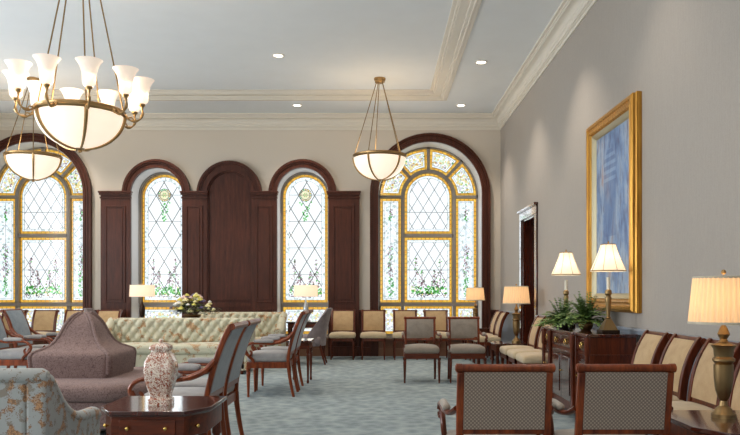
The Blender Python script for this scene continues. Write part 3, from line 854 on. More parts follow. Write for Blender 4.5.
def make_slipper_chair():
    t = thing('slipper_chair', '', 'chair')
    MB().cushion((0, -.04, .42), (.54, .54, .16), .05, .03).build('seat', 'mauve_gray', t)
    # curved back wrapping to the sides, sloping forward
    vs = []; fs = []; N = 20; K = 8
    for j in range(N+1):
        a = R(-18+(216)*j/N); u = abs(j/N*2-1)
        top = 1.0-.42*max(0, u-.3)**1.15/.7**1.15*1.1
        for i in range(K+1):
            tz = i/K; z = .33+(top-.33)*tz; lean = .12*tz**1.6*(1-u*.5)
            for r in (.29, .245):
                vs.append((r*cos(a)*(1.0), (.02 + r*sin(a)*.95)+lean, z))
    def vid(j, i, r): return (j*(K+1)+i)*2+r
    for j in range(N):
        for i in range(K):
            fs.append((vid(j,i,0), vid(j+1,i,0), vid(j+1,i+1,0), vid(j,i+1,0))); fs.append((vid(j,i,1), vid(j,i+1,1), vid(j+1,i+1,1), vid(j+1,i,1)))
        fs.append((vid(j,K,0), vid(j+1,K,0), vid(j+1,K,1), vid(j,K,1))); fs.append((vid(j,0,0), vid(j,0,1), vid(j+1,0,1), vid(j+1,0,0)))
    for j in (0, N):
        for i in range(K): fs.append((vid(j,i,0), vid(j,i+1,0), vid(j,i+1,1), vid(j,i,1)))
    MB().add(vs, fs).build('backrest', 'mauve_gray', t, bevel=.01, smooth=50)
    for s in (-1, 1):
        m = MB(); m.tube([(s*.22, -.25, 0), (s*.22, -.25, .36)], [.015, .024], 8); m.build('leg', 'mahogany', t)
        m = MB(); m.tube([(s*.19, .3, 0), (s*.19, .24, .2), (s*.19, .2, .36)], [.016, .02, .024], 8); m.build('leg', 'mahogany', t)
    return t

GB = 'tan side chairs lined up beneath the back windows'
sc = make_side_chair()
first = True
def side(x, y, rz, lab, grp):
    global first
    if first:
        sc.location = (x, y, 0); sc.rotation_euler = (0, 0, rz); sc['label'] = lab; sc['group'] = grp; first = False
    else: dup(sc, (x, y, 0), rz, lab, grp)
YA = 14.23
side(-.68, YA, 0, 'tan side chair before the wood pilaster, leftmost of the four right of the narrow window', GB)
side(-.09, YA, 0, 'tan side chair at the back wall just left of the two facing taupe armchairs', GB)
side(.53, YA, 0, 'tan side chair under the big right window, behind the left facing taupe armchair', GB)
side(1.13, YA, 0, 'tan side chair under the big right window, behind the gap between the facing armchairs', GB)
side(-5.28, YA, 0, 'tan side chair under the left pilaster, behind the mauve pointed settee', GB)
side(-5.9, YA, 0, 'tan side chair hidden mostly by the peak of the mauve settee', GB)
side(-6.52, YA, 0, 'tan side chair under the big left window, between blue armchairs and mauve settee', GB)
side(-7.13, YA, 0, 'tan side chair under the big left window, behind the blue-grey armchair backs', GB)
GR = 'cream side chairs lined up along the right wall'
side(1.98, 6.1, -PI/2, 'cream side chair on right wall, touching the near end of the sideboard', GR)
side(1.98, 5.5, -PI/2, 'cream side chair on right wall, second from the near end of the sideboard', GR)
side(1.98, 4.9, -PI/2, 'cream side chair on right wall directly behind the near brass lamp', GR)
side(1.98, 4.33, -PI/2, 'cream side chair at the picture edge beyond the near lamp table', GR)
side(1.98, 9.14, -PI/2, 'cream side chair on right wall, just past the far end of the sideboard', GR)
side(1.98, 9.77, -PI/2, 'cream side chair on right wall, middle of the three before the pleated lamp', GR)
side(1.98, 10.39, -PI/2, 'cream side chair on right wall, touching the table of the tan pleated lamp', GR)
side(1.93, 13.12, -PI/2, 'cream side chair beyond the doorway, nearer of the two in the corner', GR)
side(1.93, 13.72, -PI/2, 'cream side chair beyond the doorway, farther one beside the corner lamp', GR)

la = make_low_armchair(); la.location = (.616, 10.61, 0); la['label'] = 'taupe armchair facing us across the carpet, left one of the pair'; la['group'] = 'taupe armchairs'
for x, y, rz, lab in ((1.26, 10.61, 0, 'taupe armchair facing us across the carpet, right one beside the tan seats'),
                      (.605, 3.8, PI, 'foreground armchair seen from behind with patterned back, left one with open carpet beside it'),
                      (1.18, 3.8, PI, 'foreground armchair seen from behind with patterned back, right one beside the near lamp table')):
    dup(la, (x, y, 0), rz, lab, 'taupe armchairs')
ta = make_tall_armchair(); ta.location = (-1.435, 5.45, 0); ta.rotation_euler = (0, 0, -PI/2)
ta['label'] = 'tall blue-grey armchair facing left, nearest one behind the vase table'; ta['group'] = 'tall blue-grey armchairs'
for x, y, rz, lab in ((-1.435, 6.065, -PI/2, 'tall blue-grey armchair facing left, farther of the near pair by the vase table'),
                      (-1.314, 9.22, -PI/2, 'tall armchair facing left in mid room, nearer one showing its scrolled arm and legs'),
                      (-1.314, 9.835, -PI/2, 'tall armchair facing left in mid room, farther one next to the small table'),
                      (-4.646, 9.54, PI/2, 'tall blue-grey armchair at left picture edge, facing right'),
                      (-4.646, 10.21, PI/2, 'tall blue-grey armchair at left facing right, beside the mauve settee')):
    dup(ta, (x, y, 0), rz, lab, 'tall blue-grey armchairs')
sl = make_slipper_chair(); sl.location = (-1.23, 13.25, 0); sl.rotation_euler = (0, 0, -PI/2)
sl['label'] = 'grey wraparound upholstered chair on right of the back sofas, below the narrow window'
dup(sl, (-4.75, 13.0, 0), PI/2, 'grey wraparound upholstered chair behind the mauve settee peak')
sl['group'] = 'grey wraparound chairs'
for o in bpy.data.objects:
    if o.name == 'slipper_chair.001': o['group'] = 'grey wraparound chairs'

# ------------------------------------------------------------ sofas
def tufted(mb, w, h, z0, ybase, lean, cols, rows, t=.12):
    """front surface dimpled by diamond tufting; back is flat; top rounded"""
    nx, nz = cols*8, rows*10; vs = []; fs = []
    for j in range(nz+1):
        v = j/nz
        for i in range(nx+1):
            u = i/nx; a = u*cols+v*rows; b = u*cols-v*rows
            d = (abs(sin(PI*a/1))*abs(sin(PI*b/1)))**.45
            edge = min(1, (1-v)*6)
            y = ybase+lean*v-d*.075*min(1, v*8) + (.06*(1-math.sqrt(max(0, 1-(max(0, v-.86)/.14)**2))))
            vs.append((-w/2+w*u, y, z0+h*v))
    S = nx+1
    for j in range(nz):
        for i in range(nx): fs.append((j*S+i, j*S+i+1, (j+1)*S+i+1, (j+1)*S+i))
    o = len(vs)
    for i in range(nx+1): vs.append((-w/2+w*i/nx, ybase+lean+t+.02, z0+h-.02))
    for i in range(nx+1): vs.append((-w/2+w*i/nx, ybase+t, z0-.3))
    for i in range(nx+1): vs.append((-w/2+w*i/nx, ybase+.0, z0-.3))
    for i in range(nx):
        fs.append((nz*S+i, nz*S+i+1, o+i+1, o+i)); fs.append((o+i, o+i+1, o+S+i+1, o+S+i)); fs.append((o+S+i, o+S+i+1, o+2*S+i+1, o+2*S+i)); fs.append((o+2*S+i, o+2*S+i+1, i+1, i))
    fs.append(tuple([j*S for j in range(nz+1)]+[o, o+S, o+2*S])); fs.append(tuple([j*S+nx for j in reversed(range(nz+1))]+[o+2*S+nx, o+S+nx, o+nx]))
    mb.add(vs, fs)
def sofa(label, x0, x1, yf, yb, back, seatz, cols, rows):
    w = x1-x0; cx = (x0+x1)/2; D = yb-yf
    t = thing('tufted_sofa', label, 'sofa', (cx, (yf+yb)/2, 0))
    f = -D/2
    MB().cushion((0, .0, .19), (w-.06, D-.06, .26), .03, 0).build('base', 'sofa_floral', t, smooth=50)
    k = 2; sw = (w-.3)/k
    for i in range(k): MB().cushion((-w/2+.15+sw*(i+.5), f+.33, seatz-.075), (sw-.005, .66, .15), .05, .02).build('seat_cushion', 'sofa_floral', t, smooth=50)
    m = MB(); tufted(m, w-.12, back-seatz+.02, seatz-.02, D/2-.26, .1, cols, rows, .12)
    m.build('backrest', 'sofa_floral', t, smooth=80)
    for j in range(1, rows*2):
        for i in range(1, cols*2):
            if (i+j) % 2 == 0:
                u, v = i/(2*cols), j/(2*rows)
                MB().ball((-(w-.12)/2+(w-.12)*u, D/2-.26+.1*v-.004, seatz-.02+(back-seatz+.02)*v), .014, 6, 4).build('tufting_button', 'sofa_floral', t)
    for s in (-1, 1):
        pts = smooth_path([(s*(w/2-.07), f+.03, .0+seatz+.12), (s*(w/2-.06), f+.3, seatz+.14), (s*(w/2-.05), D/2-.3, back-.16), (s*(w/2-.05), D/2-.12, back-.05)], 4)
        m = MB(); m.tube(pts, .075, 12)
        m.prism([(f+.03, .06), (D/2-.05, .06), (D/2-.05, back-.08), (D/2-.25, back-.2), (f+.3, seatz+.12), (f+.03, seatz+.1)], 'x', s*(w/2-.13), s*(w/2-.01))
        m.build('armrest', 'sofa_floral', t, bevel=.015, smooth=50)
    for sx in (-1, 1):
        for sy in (-1, 1):
            MB().lathe([(.018, 0), (.026, .03), (.03, .08)], c=(sx*(w/2-.1), sy*(D/2-.08), 0), n=12).build('leg', 'mahogany', t)
    return t
sofa('long cream floral sofa with button tufted back in front of the flower arrangement', -4.42, -2.02, 11.45, 12.3, .86, .46, 15, 2)
sofa('second cream floral tufted sofa behind, right of the flower arrangement', -3.35, -1.72, 13.12, 13.98, .915, .45, 10, 2)

# pointed circular (borne) settee
bx, by = -2.88, 7.27
t = thing('borne_settee', 'mauve damask settee with tall pointed central back and seats all round', 'settee', (bx, by, 0))
def sq(s, r, n=7):
    r = min(r, s*.98); out = []
    for cx, cy, a0 in ((1, -1, -90), (1, 1, 0), (-1, 1, 90), (-1, -1, 180)):
        for i in range(n+1):
            a = R(a0+90*i/n); out.append((cx*(s-r)+r*cos(a), cy*(s-r)+r*sin(a)))
    return out
def loft(mb, secs):
    vs = []; n = None
    for poly, z in secs: n = len(poly); vs += [(p[0], p[1], z) for p in poly]
    fs = [(k*n+i, k*n+(i+1) % n, (k+1)*n+(i+1) % n, (k+1)*n+i) for k in range(len(secs)-1) for i in range(n)]
    fs += [tuple(reversed(range(n))), tuple((len(secs)-1)*n+i for i in range(n))]
    mb.add(vs, fs)
prof_b = [(.34, .365), (.50, .378), (.62, .388), (.665, .388), (.69, .375), (.712, .33), (.74, .27), (.785, .222), (.85, .185), (.91, .16), (.965, .135), (1.01, .105), (1.045, .072), (1.062, .04), (1.068, .012)]
m = MB(); loft(m, [(sq(s, max(.012, s*.22)), z) for z, s in prof_b]); m.build('central_back', 'mauve_damask', t, smooth=70)
for sx, sy in ((1, -1), (1, 1), (-1, 1), (-1, -1)):
    m = MB()
    for d, rr in ((0, .02), (.035, .012), (-.035, .012)):
        pts = []
        for z, s in prof_b[1:-1]:
            q = s-.22*s*.25; pts.append((sx*(q-max(0, d)), sy*(q+min(0, d)), z))
        m.tube(smooth_path(pts, 2), rr, 8)
    m.build('corner_piping', 'mauve_damask', t)
def seat_sec(h, s=.88, r=.45): return sq(s*h, r*h, 10)
m = MB(); loft(m, [(seat_sec(.965), .31), (seat_sec(.99), .325), (seat_sec(1.0), .36), (seat_sec(1.0), .40), (seat_sec(.985), .435), (seat_sec(.94), .455), (seat_sec(.8), .465), (seat_sec(.45), .465)])
m.build('seat_cushion', 'mauve_damask', t, smooth=70)
m = MB(); loft(m, [(seat_sec(.93), .06), (seat_sec(.96), .08), (seat_sec(.97), .28), (seat_sec(.955), .305)])
m.build('base', 'mauve_damask', t, smooth=50)
for a in range(8):
    c_ = (.72*cos(R(22.5+45*a)), .72*sin(R(22.5+45*a)), 0)
    MB().lathe([(.02, 0), (.03, .03), (.03, .08)], c=c_, n=12).build('foot', 'mahogany', t)

# floral club chair, bottom left, seen from behind
t = thing('floral_club_chair', 'pale blue club chair with rust floral print, cut off at lower left', 'armchair', (-2.16, 4.3, 0))
# local: back at y=-.4, faces +y ; right outer side at x=+.42
def solid_arm(x0, x1):
    top = [(-.40, .80), (-.36, .81), (-.28, .775), (-.2, .68), (-.1, .59), (.02, .53), (.15, .505), (.34, .5), (.38, .475), (.39, .42)]
    return MB().prism([(-.40, .06)]+top+[(.39, .06)], 'x', x0, x1)
for s in (-1, 1):
    a, b = sorted((s*.30, s*.405)); solid_arm(a, b).build('armrest', 'chair_floral', t, bevel=.03, smooth=60, seg=4)
    pts = smooth_path([(s*.372, -.38, .80), (s*.37, -.3, .78), (s*.37, -.2, .68), (s*.37, -.1, .595), (s*.37, .02, .535), (s*.37, .15, .51), (s*.37, .34, .505), (s*.37, .385, .48)], 3)
    MB().tube(pts, .04, 12).build('arm_roll', 'chair_floral', t)
m = MB(); m.prism([(-.40, .06), (-.40, .80), (-.24, .80), (-.2, .4), (-.2, .06)], 'x', -.3, .3); m.build('backrest', 'chair_floral', t, bevel=.02, smooth=60)
MB().tube([(-.4, -.365, .81), (-.38, -.365, .81), (.375, -.365, .81), (.405, -.365, .81)], [.03, .046, .046, .03], 14).build('back_roll', 'chair_floral', t)
MB().cushion((0, .08, .42), (.6, .6, .14), .05, .03).build('seat_cushion', 'chair_floral', t, smooth=50)
MB().box(-.36, .36, -.36, .36, .06, .34).build('base', 'chair_floral', t, bevel=.02)
for sx in (-1, 1):
    for sy in (-1, 1): MB().lathe([(.018, 0), (.028, .03), (.03, .07)], c=(sx*.34, sy*.34, 0), n=12).build('leg', 'mahogany', t)

# ------------------------------------------------------------ tables
def turned_leg(x, y, z1):
    return MB().lathe([(.014, 0), (.02, .02), (.013, .05), (.02, z1*.6), (.026, z1*.8), (.018, z1*.82), (.028, z1*.86), (.024, z1)], c=(x, y, 0), n=14)
def clip_table(label, x0, x1, y0, y1, z, clip=.1, clipy=.17, front='y'):
    cx, cy = (x0+x1)/2, (y0+y1)/2; w, d = (x1-x0)/2, (y1-y0)/2
    t = thing('clipped_corner_table', label, 'table', (cx, cy, 0))
    def poly(o): return [(-w+clip-o*.3, -d-o), (w-clip+o*.3, -d-o), (w+o, -d+clipy-o*.3), (w+o, d+o), (-w-o, d+o), (-w-o, -d+clipy-o*.3)]
    m = MB(); m.prism(poly(0), 'z', z-.022, z); m.prism(poly(-.01), 'z', z-.03, z-.022); m.build('tabletop', 'polished_wood', t, bevel=.006)
    a = MB().prism(poly(-.025), 'z', z-.14, z-.03).build('apron', 'mahogany_wide', t, bevel=.003)
    f = -d+.025
    dr = MB().box(-w+clip+.05, w-clip-.05, f-.008, f+.01, z-.125, z-.045).build('drawer', 'mahogany_wide', t, bevel=.003)
    for s in (-1, 1):
        m = MB(); m.tube([(s*(w-clip)*.5, f-.005, z-.088), (s*(w-clip)*.5, f-.02, z-.088)], .005); m.ball((s*(w-clip)*.5, f-.026, z-.088), .011); m.build('knob', 'bright_brass', dr, label='small round brass knob')
    for s in (-1, 1):
        p = Vector((s*(w-clip/2-.02), -d+clipy/2+.015, z-.088)); nrm = Vector((s*clipy, -clip, 0)).normalized()
        m = MB(); m.tube([p-nrm*.01, p+nrm*.014], .005); m.ball(tuple(p+nrm*.02), .011); m.build('knob', 'bright_brass', a, label='small round brass knob')
    for sx, sy in ((-w+clip+.02, -d+.05), (w-clip-.02, -d+.05), (w-.05, d-.05), (-w+.05, d-.05), (w-.05, -d+clipy+.02), (-w+.05, -d+clipy+.02)): turned_leg(sx, sy, z-.13).build('leg', 'mahogany', t)
    return t
clip_table('mahogany table with clipped corners and brass knobs holding the patterned vase', -1.48, -.89, 3.78, 4.36, .65)
clip_table('mahogany table at lower right corner carrying the near brass lamp', 1.49, 2.12, 3.34, 4.02, .62)
def plain_table(name, label, x0, x1, y0, y1, z, mat='polished_wood'):
    cx, cy = (x0+x1)/2, (y0+y1)/2; w, d = (x1-x0)/2, (y1-y0)/2
    t = thing(name, label, 'table', (cx, cy, 0))
    MB().box(-w, w, -d, d, z-.025, z).build('tabletop', mat, t, bevel=.006)
    MB().box(-w+.03, w-.03, -d+.03, d-.03, z-.12, z-.025).build('apron', 'mahogany_wide', t, bevel=.003)
    for sx in (-1, 1):
        for sy in (-1, 1): turned_leg(sx*(w-.05), sy*(d-.05), z-.1).build('leg', 'mahogany', t)
    return t
plain_table('side_table', 'dark side table under the tan pleated lamp by the doorway', 1.69, 2.36, 10.74, 11.3, .53)
plain_table('side_table', 'dark side table under the corner lamp by the big right window', 1.62, 2.2, 14.03, 14.55, .6)
plain_table('side_table', 'small side table with shiny top behind the mid-room tall armchairs', -1.28, -.93, 10.3, 10.85, .6)
plain_table('side_table', 'side table with crystal lamp below the right narrow window', -1.75, -1.0, 14.1, 14.55, .72)
plain_table('side_table', 'side table with drum lamp below the left narrow window', -4.75, -4.1, 13.75, 14.25, .72)
plain_table('console_table', 'dark console table behind the long sofa, under the flowers', -4.1, -2.9, 12.5, 12.95, .82)

# sideboard
SBZ = .874
t = thing('sideboard', 'dark mahogany sideboard on right wall under the gilt picture', 'sideboard', (1.96, 7.82, 0))
# local: x 0..0.49 (front at x=0), y -.92..+.92
MB().prism([(-.02, -.94), (.46, -.94), (.46, .94), (-.02, .94), (-.02, .55), (-.045, .53), (-.045, -.53), (-.02, -.55)], 'z', SBZ-.03, SBZ).build('top', 'polished_wood', t, bevel=.006)
m = MB(); m.box(.01, .45, -.92, .92, .1, SBZ-.03); m.box(-.015, .01, -.53, .53, .1, SBZ-.03); m.box(-.005, .455, -.93, .93, .06, .13)
m.box(.06, .4, -.925, -.915, .16, .6); m.box(0, .455, -.928, .928, SBZ-.2, SBZ-.19)
m.build('body', 'mahogany', t, bevel=.004)
for ya, yb, xf in ((-.88, -.55, .01), (-.41, -.005, -.015), (.005, .41, -.015), (.55, .88, .01)):
    dr = MB().box(xf-.012, xf, ya, yb, SBZ-.17, SBZ-.05).build('drawer', 'polished_wood', t, bevel=.004)
    ym = (ya+yb)/2; m = MB(); m.lathe([(.001, 0), (.022, 0), (.018, .006), (.001, .008)], n=16)
    m = MB(); m.ball((xf-.018, ym, SBZ-.095), .012); m.tube([(xf-.022, ym+.035*cos(a*PI/8), SBZ-.115+.03*sin(a*PI/8)) for a in range(17)], .004, 6)
    m.build('ring_pull', 'bright_brass', dr, label='brass ring pull')
    do = MB(); do.box(xf-.01, xf, ya, yb, .16, SBZ-.21); do.box(xf-.018, xf-.009, ya+.06, yb-.06, .22, SBZ-.27)
    do = do.build('door', 'polished_wood', t, bevel=.004)
    m = MB(); m.ball((xf-.025, yb-.03, .45), .01); m.tube([(xf-.01, yb-.03, .45), (xf-.02, yb-.03, .45)], .004); m.build('knob', 'bright_brass', do)
for y in (-.9, -.48, .48, .9):
    xf = -.03 if abs(y) < .6 else -.004
    MB().lathe([(.03, .1), (.03, .14), (.022, .16), (.02, .3), (.024, .55), (.02, .66), (.03, .68), (.03, SBZ-.03)], c=(xf+.0, y, 0), n=14).build('column', 'mahogany', t)
for y in (-.86, -.45, .45, .86):
    for x in (.04, .4): MB().lathe([(.025, 0), (.035, .03), (.03, .07), (.036, .1)], c=(x, y, 0), n=12).build('foot', 'mahogany', t)

# ------------------------------------------------------------ lamps
def candle_lamp(label, x, y, z0):
    t = thing('table_lamp', label, 'table lamp', (x, y, z0))
    MB().box(-.085, .085, -.085, .085, 0, .035).build('plinth', 'dark_bronze', t, bevel=.004)
    m = MB(); m.add([(s*a, q*a, z) for a, z in ((.07, .035), (.06, .06), (.022, .14)) for s, q in ((-1,-1),(1,-1),(1,1),(-1,1))],
        [(k*4+i, k*4+(i+1) % 4, (k+1)*4+(i+1) % 4, (k+1)*4+i) for k in range(2) for i in range(4)]+[(3,2,1,0), (8,9,10,11)])
    m.lathe([(.02, .13), (.028, .15), (.016, .16), (.02, .22), (.026, .3), (.03, .34), (.022, .36), (.034, .38), (.03, .41), (.018, .42)], n=20)
    m.build('brass_column', 'old_brass', t, smooth=35)
    m = MB(); m.lathe([(.018, .415), (.016, .42), (.016, .53), (.018, .535)], n=16); m.build('candle_tube', 'candle_white', t)
    z0_, z1_ = .592, .85
    n = 6; vs = []
    prof = [(.166, z0_), (.166, z0_+.008), (.125, z0_+.1), (.09, z0_+.19), (.07, z1_)]
    MB().lathe(prof, n=24, cap=False).build('lamp_shade', 'white_shade', t, smooth=60)
    m = MB()
    for k in range(8):
        a = 2*PI*k/8+.2; m.tube([(r*1.005*cos(a), r*1.005*sin(a), z) for r, z in prof], .0022, 4)
    m.lathe([(.167, z0_), (.169, z0_+.004), (.167, z0_+.01)], n=24, cap=False); m.lathe([(.071, z1_-.006), (.073, z1_), (.071, z1_+.003)], n=24, cap=False)
    m.build('shade_frame', 'brass', t)
    MB().lathe([(.002, z1_-.01), (.006, z1_+.01), (.01, z1_+.02), (.002, z1_+.035)], n=10).build('finial', 'brass', t)
    pl(Vector((x, y, z0+.7)), 1.1, .04)
    return t
candle_lamp('brass candlestick lamp with white panelled shade on sideboard, farther left one', 2.15, 8.46, SBZ)
candle_lamp('brass candlestick lamp with white panelled shade on sideboard, nearer one before the picture', 2.2, 7.07, SBZ)
def urn_lamp(label, x, y, z0, s=1.0, hs=.48, rs=.168, hsh=.237, power=1.2):
    t = thing('table_lamp', label, 'table lamp', (x, y, z0))
    prof = [(.001, 0), (.075, 0), (.075, .02), (.06, .028), (.05, .045), (.028, .06), (.022, .085), (.034, .1), (.05, .14), (.058, .2), (.06, .27), (.052, .275), (.068, .29), (.068, .30), (.056, .31), (.062, .35), (.078, .37), (.03, .385), (.022, .4), (.038, .425), (.024, .455), (.012, .47), (.012, hs/s)]
    MB().lathe([(r*s*.8, z*s) for r, z in prof], n=32).build('urn_base', 'old_brass', t, smooth=35)
    m = MB(); vs = []; n = 160
    ro, rt = rs, rs*.86
    for i in range(n):
        a = 2*PI*i/n; q = 1+.012*(1 if i % 4 < 2 else -1)
        vs += [(ro*q*cos(a), ro*q*sin(a), hs), (rt*q*cos(a), rt*q*sin(a), hs+hsh)]
    m.add(vs, [(2*i, 2*((i+1) % n), 2*((i+1) % n)+1, 2*i+1) for i in range(n)])
    m.build('lamp_shade', 'pleated_shade', t, smooth=20)
    MB().lathe([(ro*1.015, hs-.003), (ro*1.02, hs+.004), (ro*1.01, hs+.01)], n=40, cap=False).build('bottom_trim', 'cream_fabric', t)
    MB().lathe([(rt*1.015, hs+hsh-.008), (rt*1.02, hs+hsh), (rt*1.0, hs+hsh+.003)], n=40, cap=False).build('top_trim', 'cream_fabric', t)
    m = MB(); m.tube([(0, 0, hs-.01), (0, 0, hs+hsh+.01)], .004); m.ball((0, 0, hs+hsh+.025), .013); m.build('finial', 'brass', t)
    pl(Vector((x, y, z0+hs+hsh*.5)), power, .04)
    return t
urn_lamp('large brass urn lamp with cream pleated shade at right picture edge', 1.765, 3.78, .62)
urn_lamp('brass urn lamp with tan pleated shade left of the doorway base', 2.06, 11.02, .53, 1.15, .575, .2, .26)
urn_lamp('small brass lamp with pleated shade in the corner by the big window', 1.86, 14.15, .6, 1.0, .53, .18, .24)
def drum_lamp(label, x, y, z0, mat):
    t = thing('table_lamp', label, 'table lamp', (x, y, z0))
    MB().lathe([(.001, 0), (.09, 0), (.09, .02), (.03, .035), (.02, .07), (.035, .1), (.055, .2), (.045, .3), (.02, .36), (.012, .4), (.01, .5)], n=24).build('lamp_base', mat, t, smooth=35)
    MB().lathe([(.235, .48), (.225, .7)], n=40, cap=False).build('lamp_shade', 'drum_shade', t)
    m = MB(); m.tube([(0, 0, .48), (0, 0, .71)], .004); m.ball((0, 0, .72), .012); m.build('finial', 'brass', t)
    pl(Vector((x, y, z0+.6)), 1.5, .04)
drum_lamp('lamp with white drum shade and bronze base before the left narrow window', -4.46, 14.0, .72, 'dark_bronze')
drum_lamp('lamp with white drum shade and crystal base before the right narrow window', -1.4, 14.35, .72, 'crystal_base')

# ------------------------------------------------------------ picture
PY0, PY1, PZ0, PZ1 = 6.92, 8.46, 1.07, 3.15
t = thing('framed_painting', 'tall blue impressionist style painting in wide gilt frame on right wall', 'picture', (XR, (PY0+PY1)/2, (PZ0+PZ1)/2))
hy, hz = (PY1-PY0)/2, (PZ1-PZ0)/2
def frame_ring(mb, steps):
    """steps: (inset from outside, x depth from the wall)"""
    vs = []
    for ins, x in steps:
        vs += [(-x, -hy+ins, -hz+ins), (-x, hy-ins, -hz+ins), (-x, hy-ins, hz-ins), (-x, -hy+ins, hz-ins)]
    n = len(steps)
    mb.add(vs, [(k*4+i, k*4+(i+1) % 4, (k+1)*4+(i+1) % 4, (k+1)*4+i) for k in range(n-1) for i in range(4)])
m = MB(); frame_ring(m, [(.005, 0), (0, .02), (0, .05), (.012, .06), (.012, .085), (.03, .1), (.055, .1), (.065, .085), (.085, .08), (.1, .09), (.115, .085), (.13, .06)])
m.build('gilt_frame', 'gilt', t, smooth=30)
m = MB(); frame_ring(m, [(.13, .06), (.135, .066), (.165, .05), (.185, .03), (.19, .02)]); m.build('inner_moulding', 'silver_gilt', t, smooth=30)
MB().box(-.025, -.012, -hy+.18, hy-.18, -hz+.18, hz-.18).build('canvas', 'painting', t, smooth=0)

# ------------------------------------------------------------ vase
t = thing('ginger_jar', 'white and rust patterned square jar with lid on the near table', 'vase', (-1.187, 4.05, .65))
secs = [(.06, 0), (.06, .028), (.05, .035), (.05, .05), (.062, .09), (.074, .14), (.079, .19), (.073, .235), (.058, .268), (.043, .285), (.042, .295)]
m = MB(); loft(m, [(sq(s, s*.25, 3), z) for s, z in secs]); m.build('jar_body', 'vase_porcelain', t, smooth=35)
m = MB(); loft(m, [(sq(s, s*.25, 3), z) for s, z in ((.05, .295), (.053, .302), (.051, .316), (.032, .328), (.012, .333))]); m.ball((0, 0, .343), .013); m.build('lid', 'vase_porcelain', t, smooth=35)

# ------------------------------------------------------------ plants
def leaf(mb, p, d, L, w, droop):
    """narrow arched leaf"""
    P = Vector(p); d = Vector(d).normalized(); side_ = d.cross(Vector((0, 0, 1)))
    if side_.length < 1e-3: side_ = Vector((1, 0, 0))
    side_.normalize(); vs = []; n = 4
    for i in range(n+1):
        u = i/n; q = P+d*L*u+Vector((0, 0, -droop*L*u*u)); ww = w*sin(PI*min(.98, u*.85+.12))
        vs += [tuple(q+side_*ww), tuple(q-side_*ww)]
    mb.add(vs, [(2*i, 2*i+1, 2*i+3, 2*i+2) for i in range(n)])
def fern(label, x, y, z, pot, potmat, Rr, seed):
    random.seed(seed)
    t = thing('potted_fern', label, 'plant', (x, y, z))
    MB().lathe(pot, n=24).build('pot', potmat, t, smooth=40)
    zt = pot[-1][1]; m = MB()
    for k in range(95):
        a = random.uniform(0, 2*PI); e = random.uniform(.35, 1.45); L = Rr*random.uniform(.65, 1.1)
        # a frond: stem with paired leaflets
        d = Vector((cos(a)*cos(e), sin(a)*cos(e), sin(e))); p = Vector((0, 0, zt-.01))
        pts = [p+d*L*u+Vector((0, 0, -.6*L*u*u*cos(e))) for u in [i/9 for i in range(10)]]
        for q in pts:
            lx = x+q.x
            if lx > XR-.15: q.x = XR-.15-x
            q.z = max(q.z, .03)
        m.tube(pts, .002, 3)
        for i in range(1, 10):
            tt = (pts[i]-pts[i-1]).normalized(); s = tt.cross(Vector((0, 0, 1)))
            if s.length < 1e-3: continue
            s.normalize()
            for sg in (-1, 1): leaf(m, pts[i], s*sg+tt*.7+Vector((0, 0, random.uniform(-.2, .3))), .08*(1.15-i/11), .013, .3)
    m.build('foliage', 'fern', t, smooth=0)
fern('green fern in low black pot at far end of the sideboard', 2.03, 8.14, SBZ, [(.001, 0), (.07, 0), (.085, .05), (.08, .06), (.001, .06)], 'black_pot', .33, 3)
fern('green fern in round brass pot at middle of the sideboard', 2.15, 7.66, SBZ, [(.001, 0), (.045, 0), (.07, .03), (.078, .07), (.06, .1), (.066, .11), (.001, .1)], 'brass', .35, 5)

random.seed(11)
t = thing('flower_arrangement', 'low arrangement of cream, pink and yellow blooms behind the long sofa', 'flowers', (-3.19, 12.72, .82))
MB().lathe([(.001, 0), (.1, 0), (.14, .04), (.15, .08), (.001, .08)], n=20).build('bowl', 'brass', t)
m = MB()
for k in range(420):
    a = random.uniform(0, 2*PI); e = random.uniform(-.12, 1.4); L = random.uniform(.12, .22)
    rx = .44*cos(e); p = Vector((rx*cos(a)*random.uniform(.25, 1), .16*sin(a)*cos(e), .1+.2*sin(e)*random.uniform(.5, 1)))
    leaf(m, p, (cos(a)*1.4, sin(a)*.5, .35), L*.7, .02, .5)
m.build('foliage', 'leaf_green', t, smooth=0)
for k in range(64):
    a = random.uniform(0, 2*PI); e = random.uniform(.1, 1.45); u = random.uniform(.55, 1)
    c = Vector((.42*cos(e)*cos(a)*u, .15*cos(e)*sin(a)-.03, .11+.31*sin(e)*random.uniform(.75, 1)))
    r = random.uniform(.03, .058); b = MB()
    for j in range(3):
        n_ = 7-2*j; rr = r*(1-.28*j)
        for i in range(n_):
            al = 2*PI*i/n_+j*.4
            b.ball((c.x+rr*.6*cos(al), c.y+rr*.6*sin(al), c.z+j*r*.3), rr*.5, 6, 4, (1, 1, .7))
    b.ball((c.x, c.y, c.z+r*.4), r*.5, 6, 4)
    b.build('blossom', random.choice(('petal_cream', 'petal_cream', 'petal_pink', 'petal_white', 'petal_yellow', 'petal_purple', 'petal_yellow')), t)

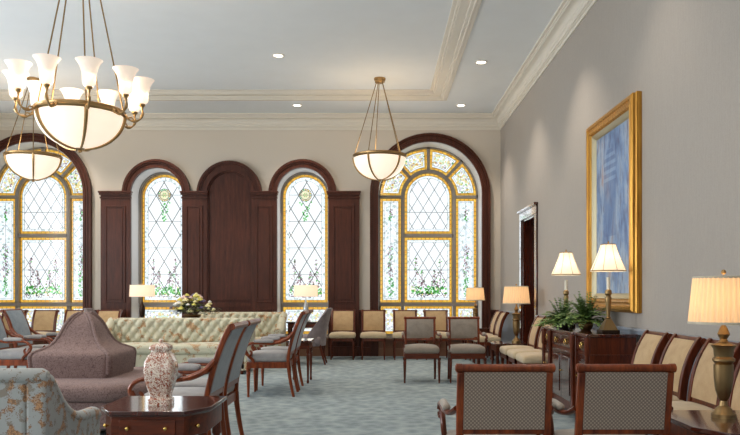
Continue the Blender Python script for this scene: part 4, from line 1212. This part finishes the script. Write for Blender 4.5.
# ------------------------------------------------------------ light
def area(loc, rot, sx, sy, e, col):
    l = bpy.data.lights.new('window_daylight', 'AREA'); l.shape = 'RECTANGLE'; l.size = sx; l.size_y = sy; l.energy = e; l.color = col
    o = bpy.data.objects.new('window_daylight', l); COL.objects.link(o); o.location = loc; o.rotation_euler = rot; return o
SKY = (.72, .86, 1)
for a, b in LW: area((XL-.25, (a+b)/2, 2.4), (0, R(-90), 0), 3.0, b-a, 190 if a < 9 else 95, (.88, .94, 1))  # fill light added at the assumed left windows, out of view
for a, b in NW: area(((a+b)/2, YN-.25, 2.4), (R(90), 0, 0), b-a, 3.0, 18, (1, .95, .88))  # weak warm fill added behind the camera, at the assumed near windows
# daylight arriving through the four stained glass windows
for xc, r in WB: area((xc, YG+.35, 2.5), (R(-90), 0, 0), 2*r, 3.6, 18.5, (.93, .97, 1))
for xc, r in WS: area((xc, YG+.35, 2.3), (R(-90), 0, 0), 2*r, 3.0, 7.6, (.93, .97, 1))
# recessed downlights, those beyond the frame too
spots = [(x, y, z) for x, y, z, _ in DL]+[(1.6, y, ZC) for y in (8.9, 6.3, 3.7, 1.1)]+[(-4.42, 14.1, ZC), (-6.2, 14.1, ZC), (-1.5, 5.4, ZT), (-1.55, 8.4, ZT), (-4.4, 8.4, ZT), (-4.4, 11.5, ZT), (-4.4, 5.4, ZT), (-1.5, 2.4, ZT), (-4.4, 2.4, ZT)]
for x, y, z in spots:
    l = bpy.data.lights.new('downlight', 'SPOT'); l.energy = 105 if y > 7 or x < 0 else 45; l.color = (1, .88, .74); l.spot_size = R(95); l.spot_blend = .7; l.shadow_soft_size = .06
    o = bpy.data.objects.new('downlight', l); COL.objects.link(o); o.location = (x, y, z-.03)
# world: bright overcast
w = bpy.data.worlds.new('sky'); scene.world = w; w.use_nodes = True
nt = w.node_tree; bg = nt.nodes['Background']; bg.inputs[0].default_value = (.9, .96, 1, 1); bg.inputs[1].default_value = 1.0

# ------------------------------------------------------------ camera
cam = bpy.data.cameras.new('camera'); co = bpy.data.objects.new('camera', cam); COL.objects.link(co)
cam.sensor_fit = 'HORIZONTAL'; cam.sensor_width = 36; cam.lens = 36
cam.shift_x = -8/740; cam.shift_y = 76.5/740
cam.clip_start = .05
co.location = (0, 0, 1.25); co.rotation_euler = (R(90), 0, 0)
scene.camera = co
scene.view_settings.view_transform = 'Standard'; scene.view_settings.look = 'None'
scene.view_settings.gamma = 1; scene.view_settings.exposure = .42
scene.view_settings.use_curve_mapping = False
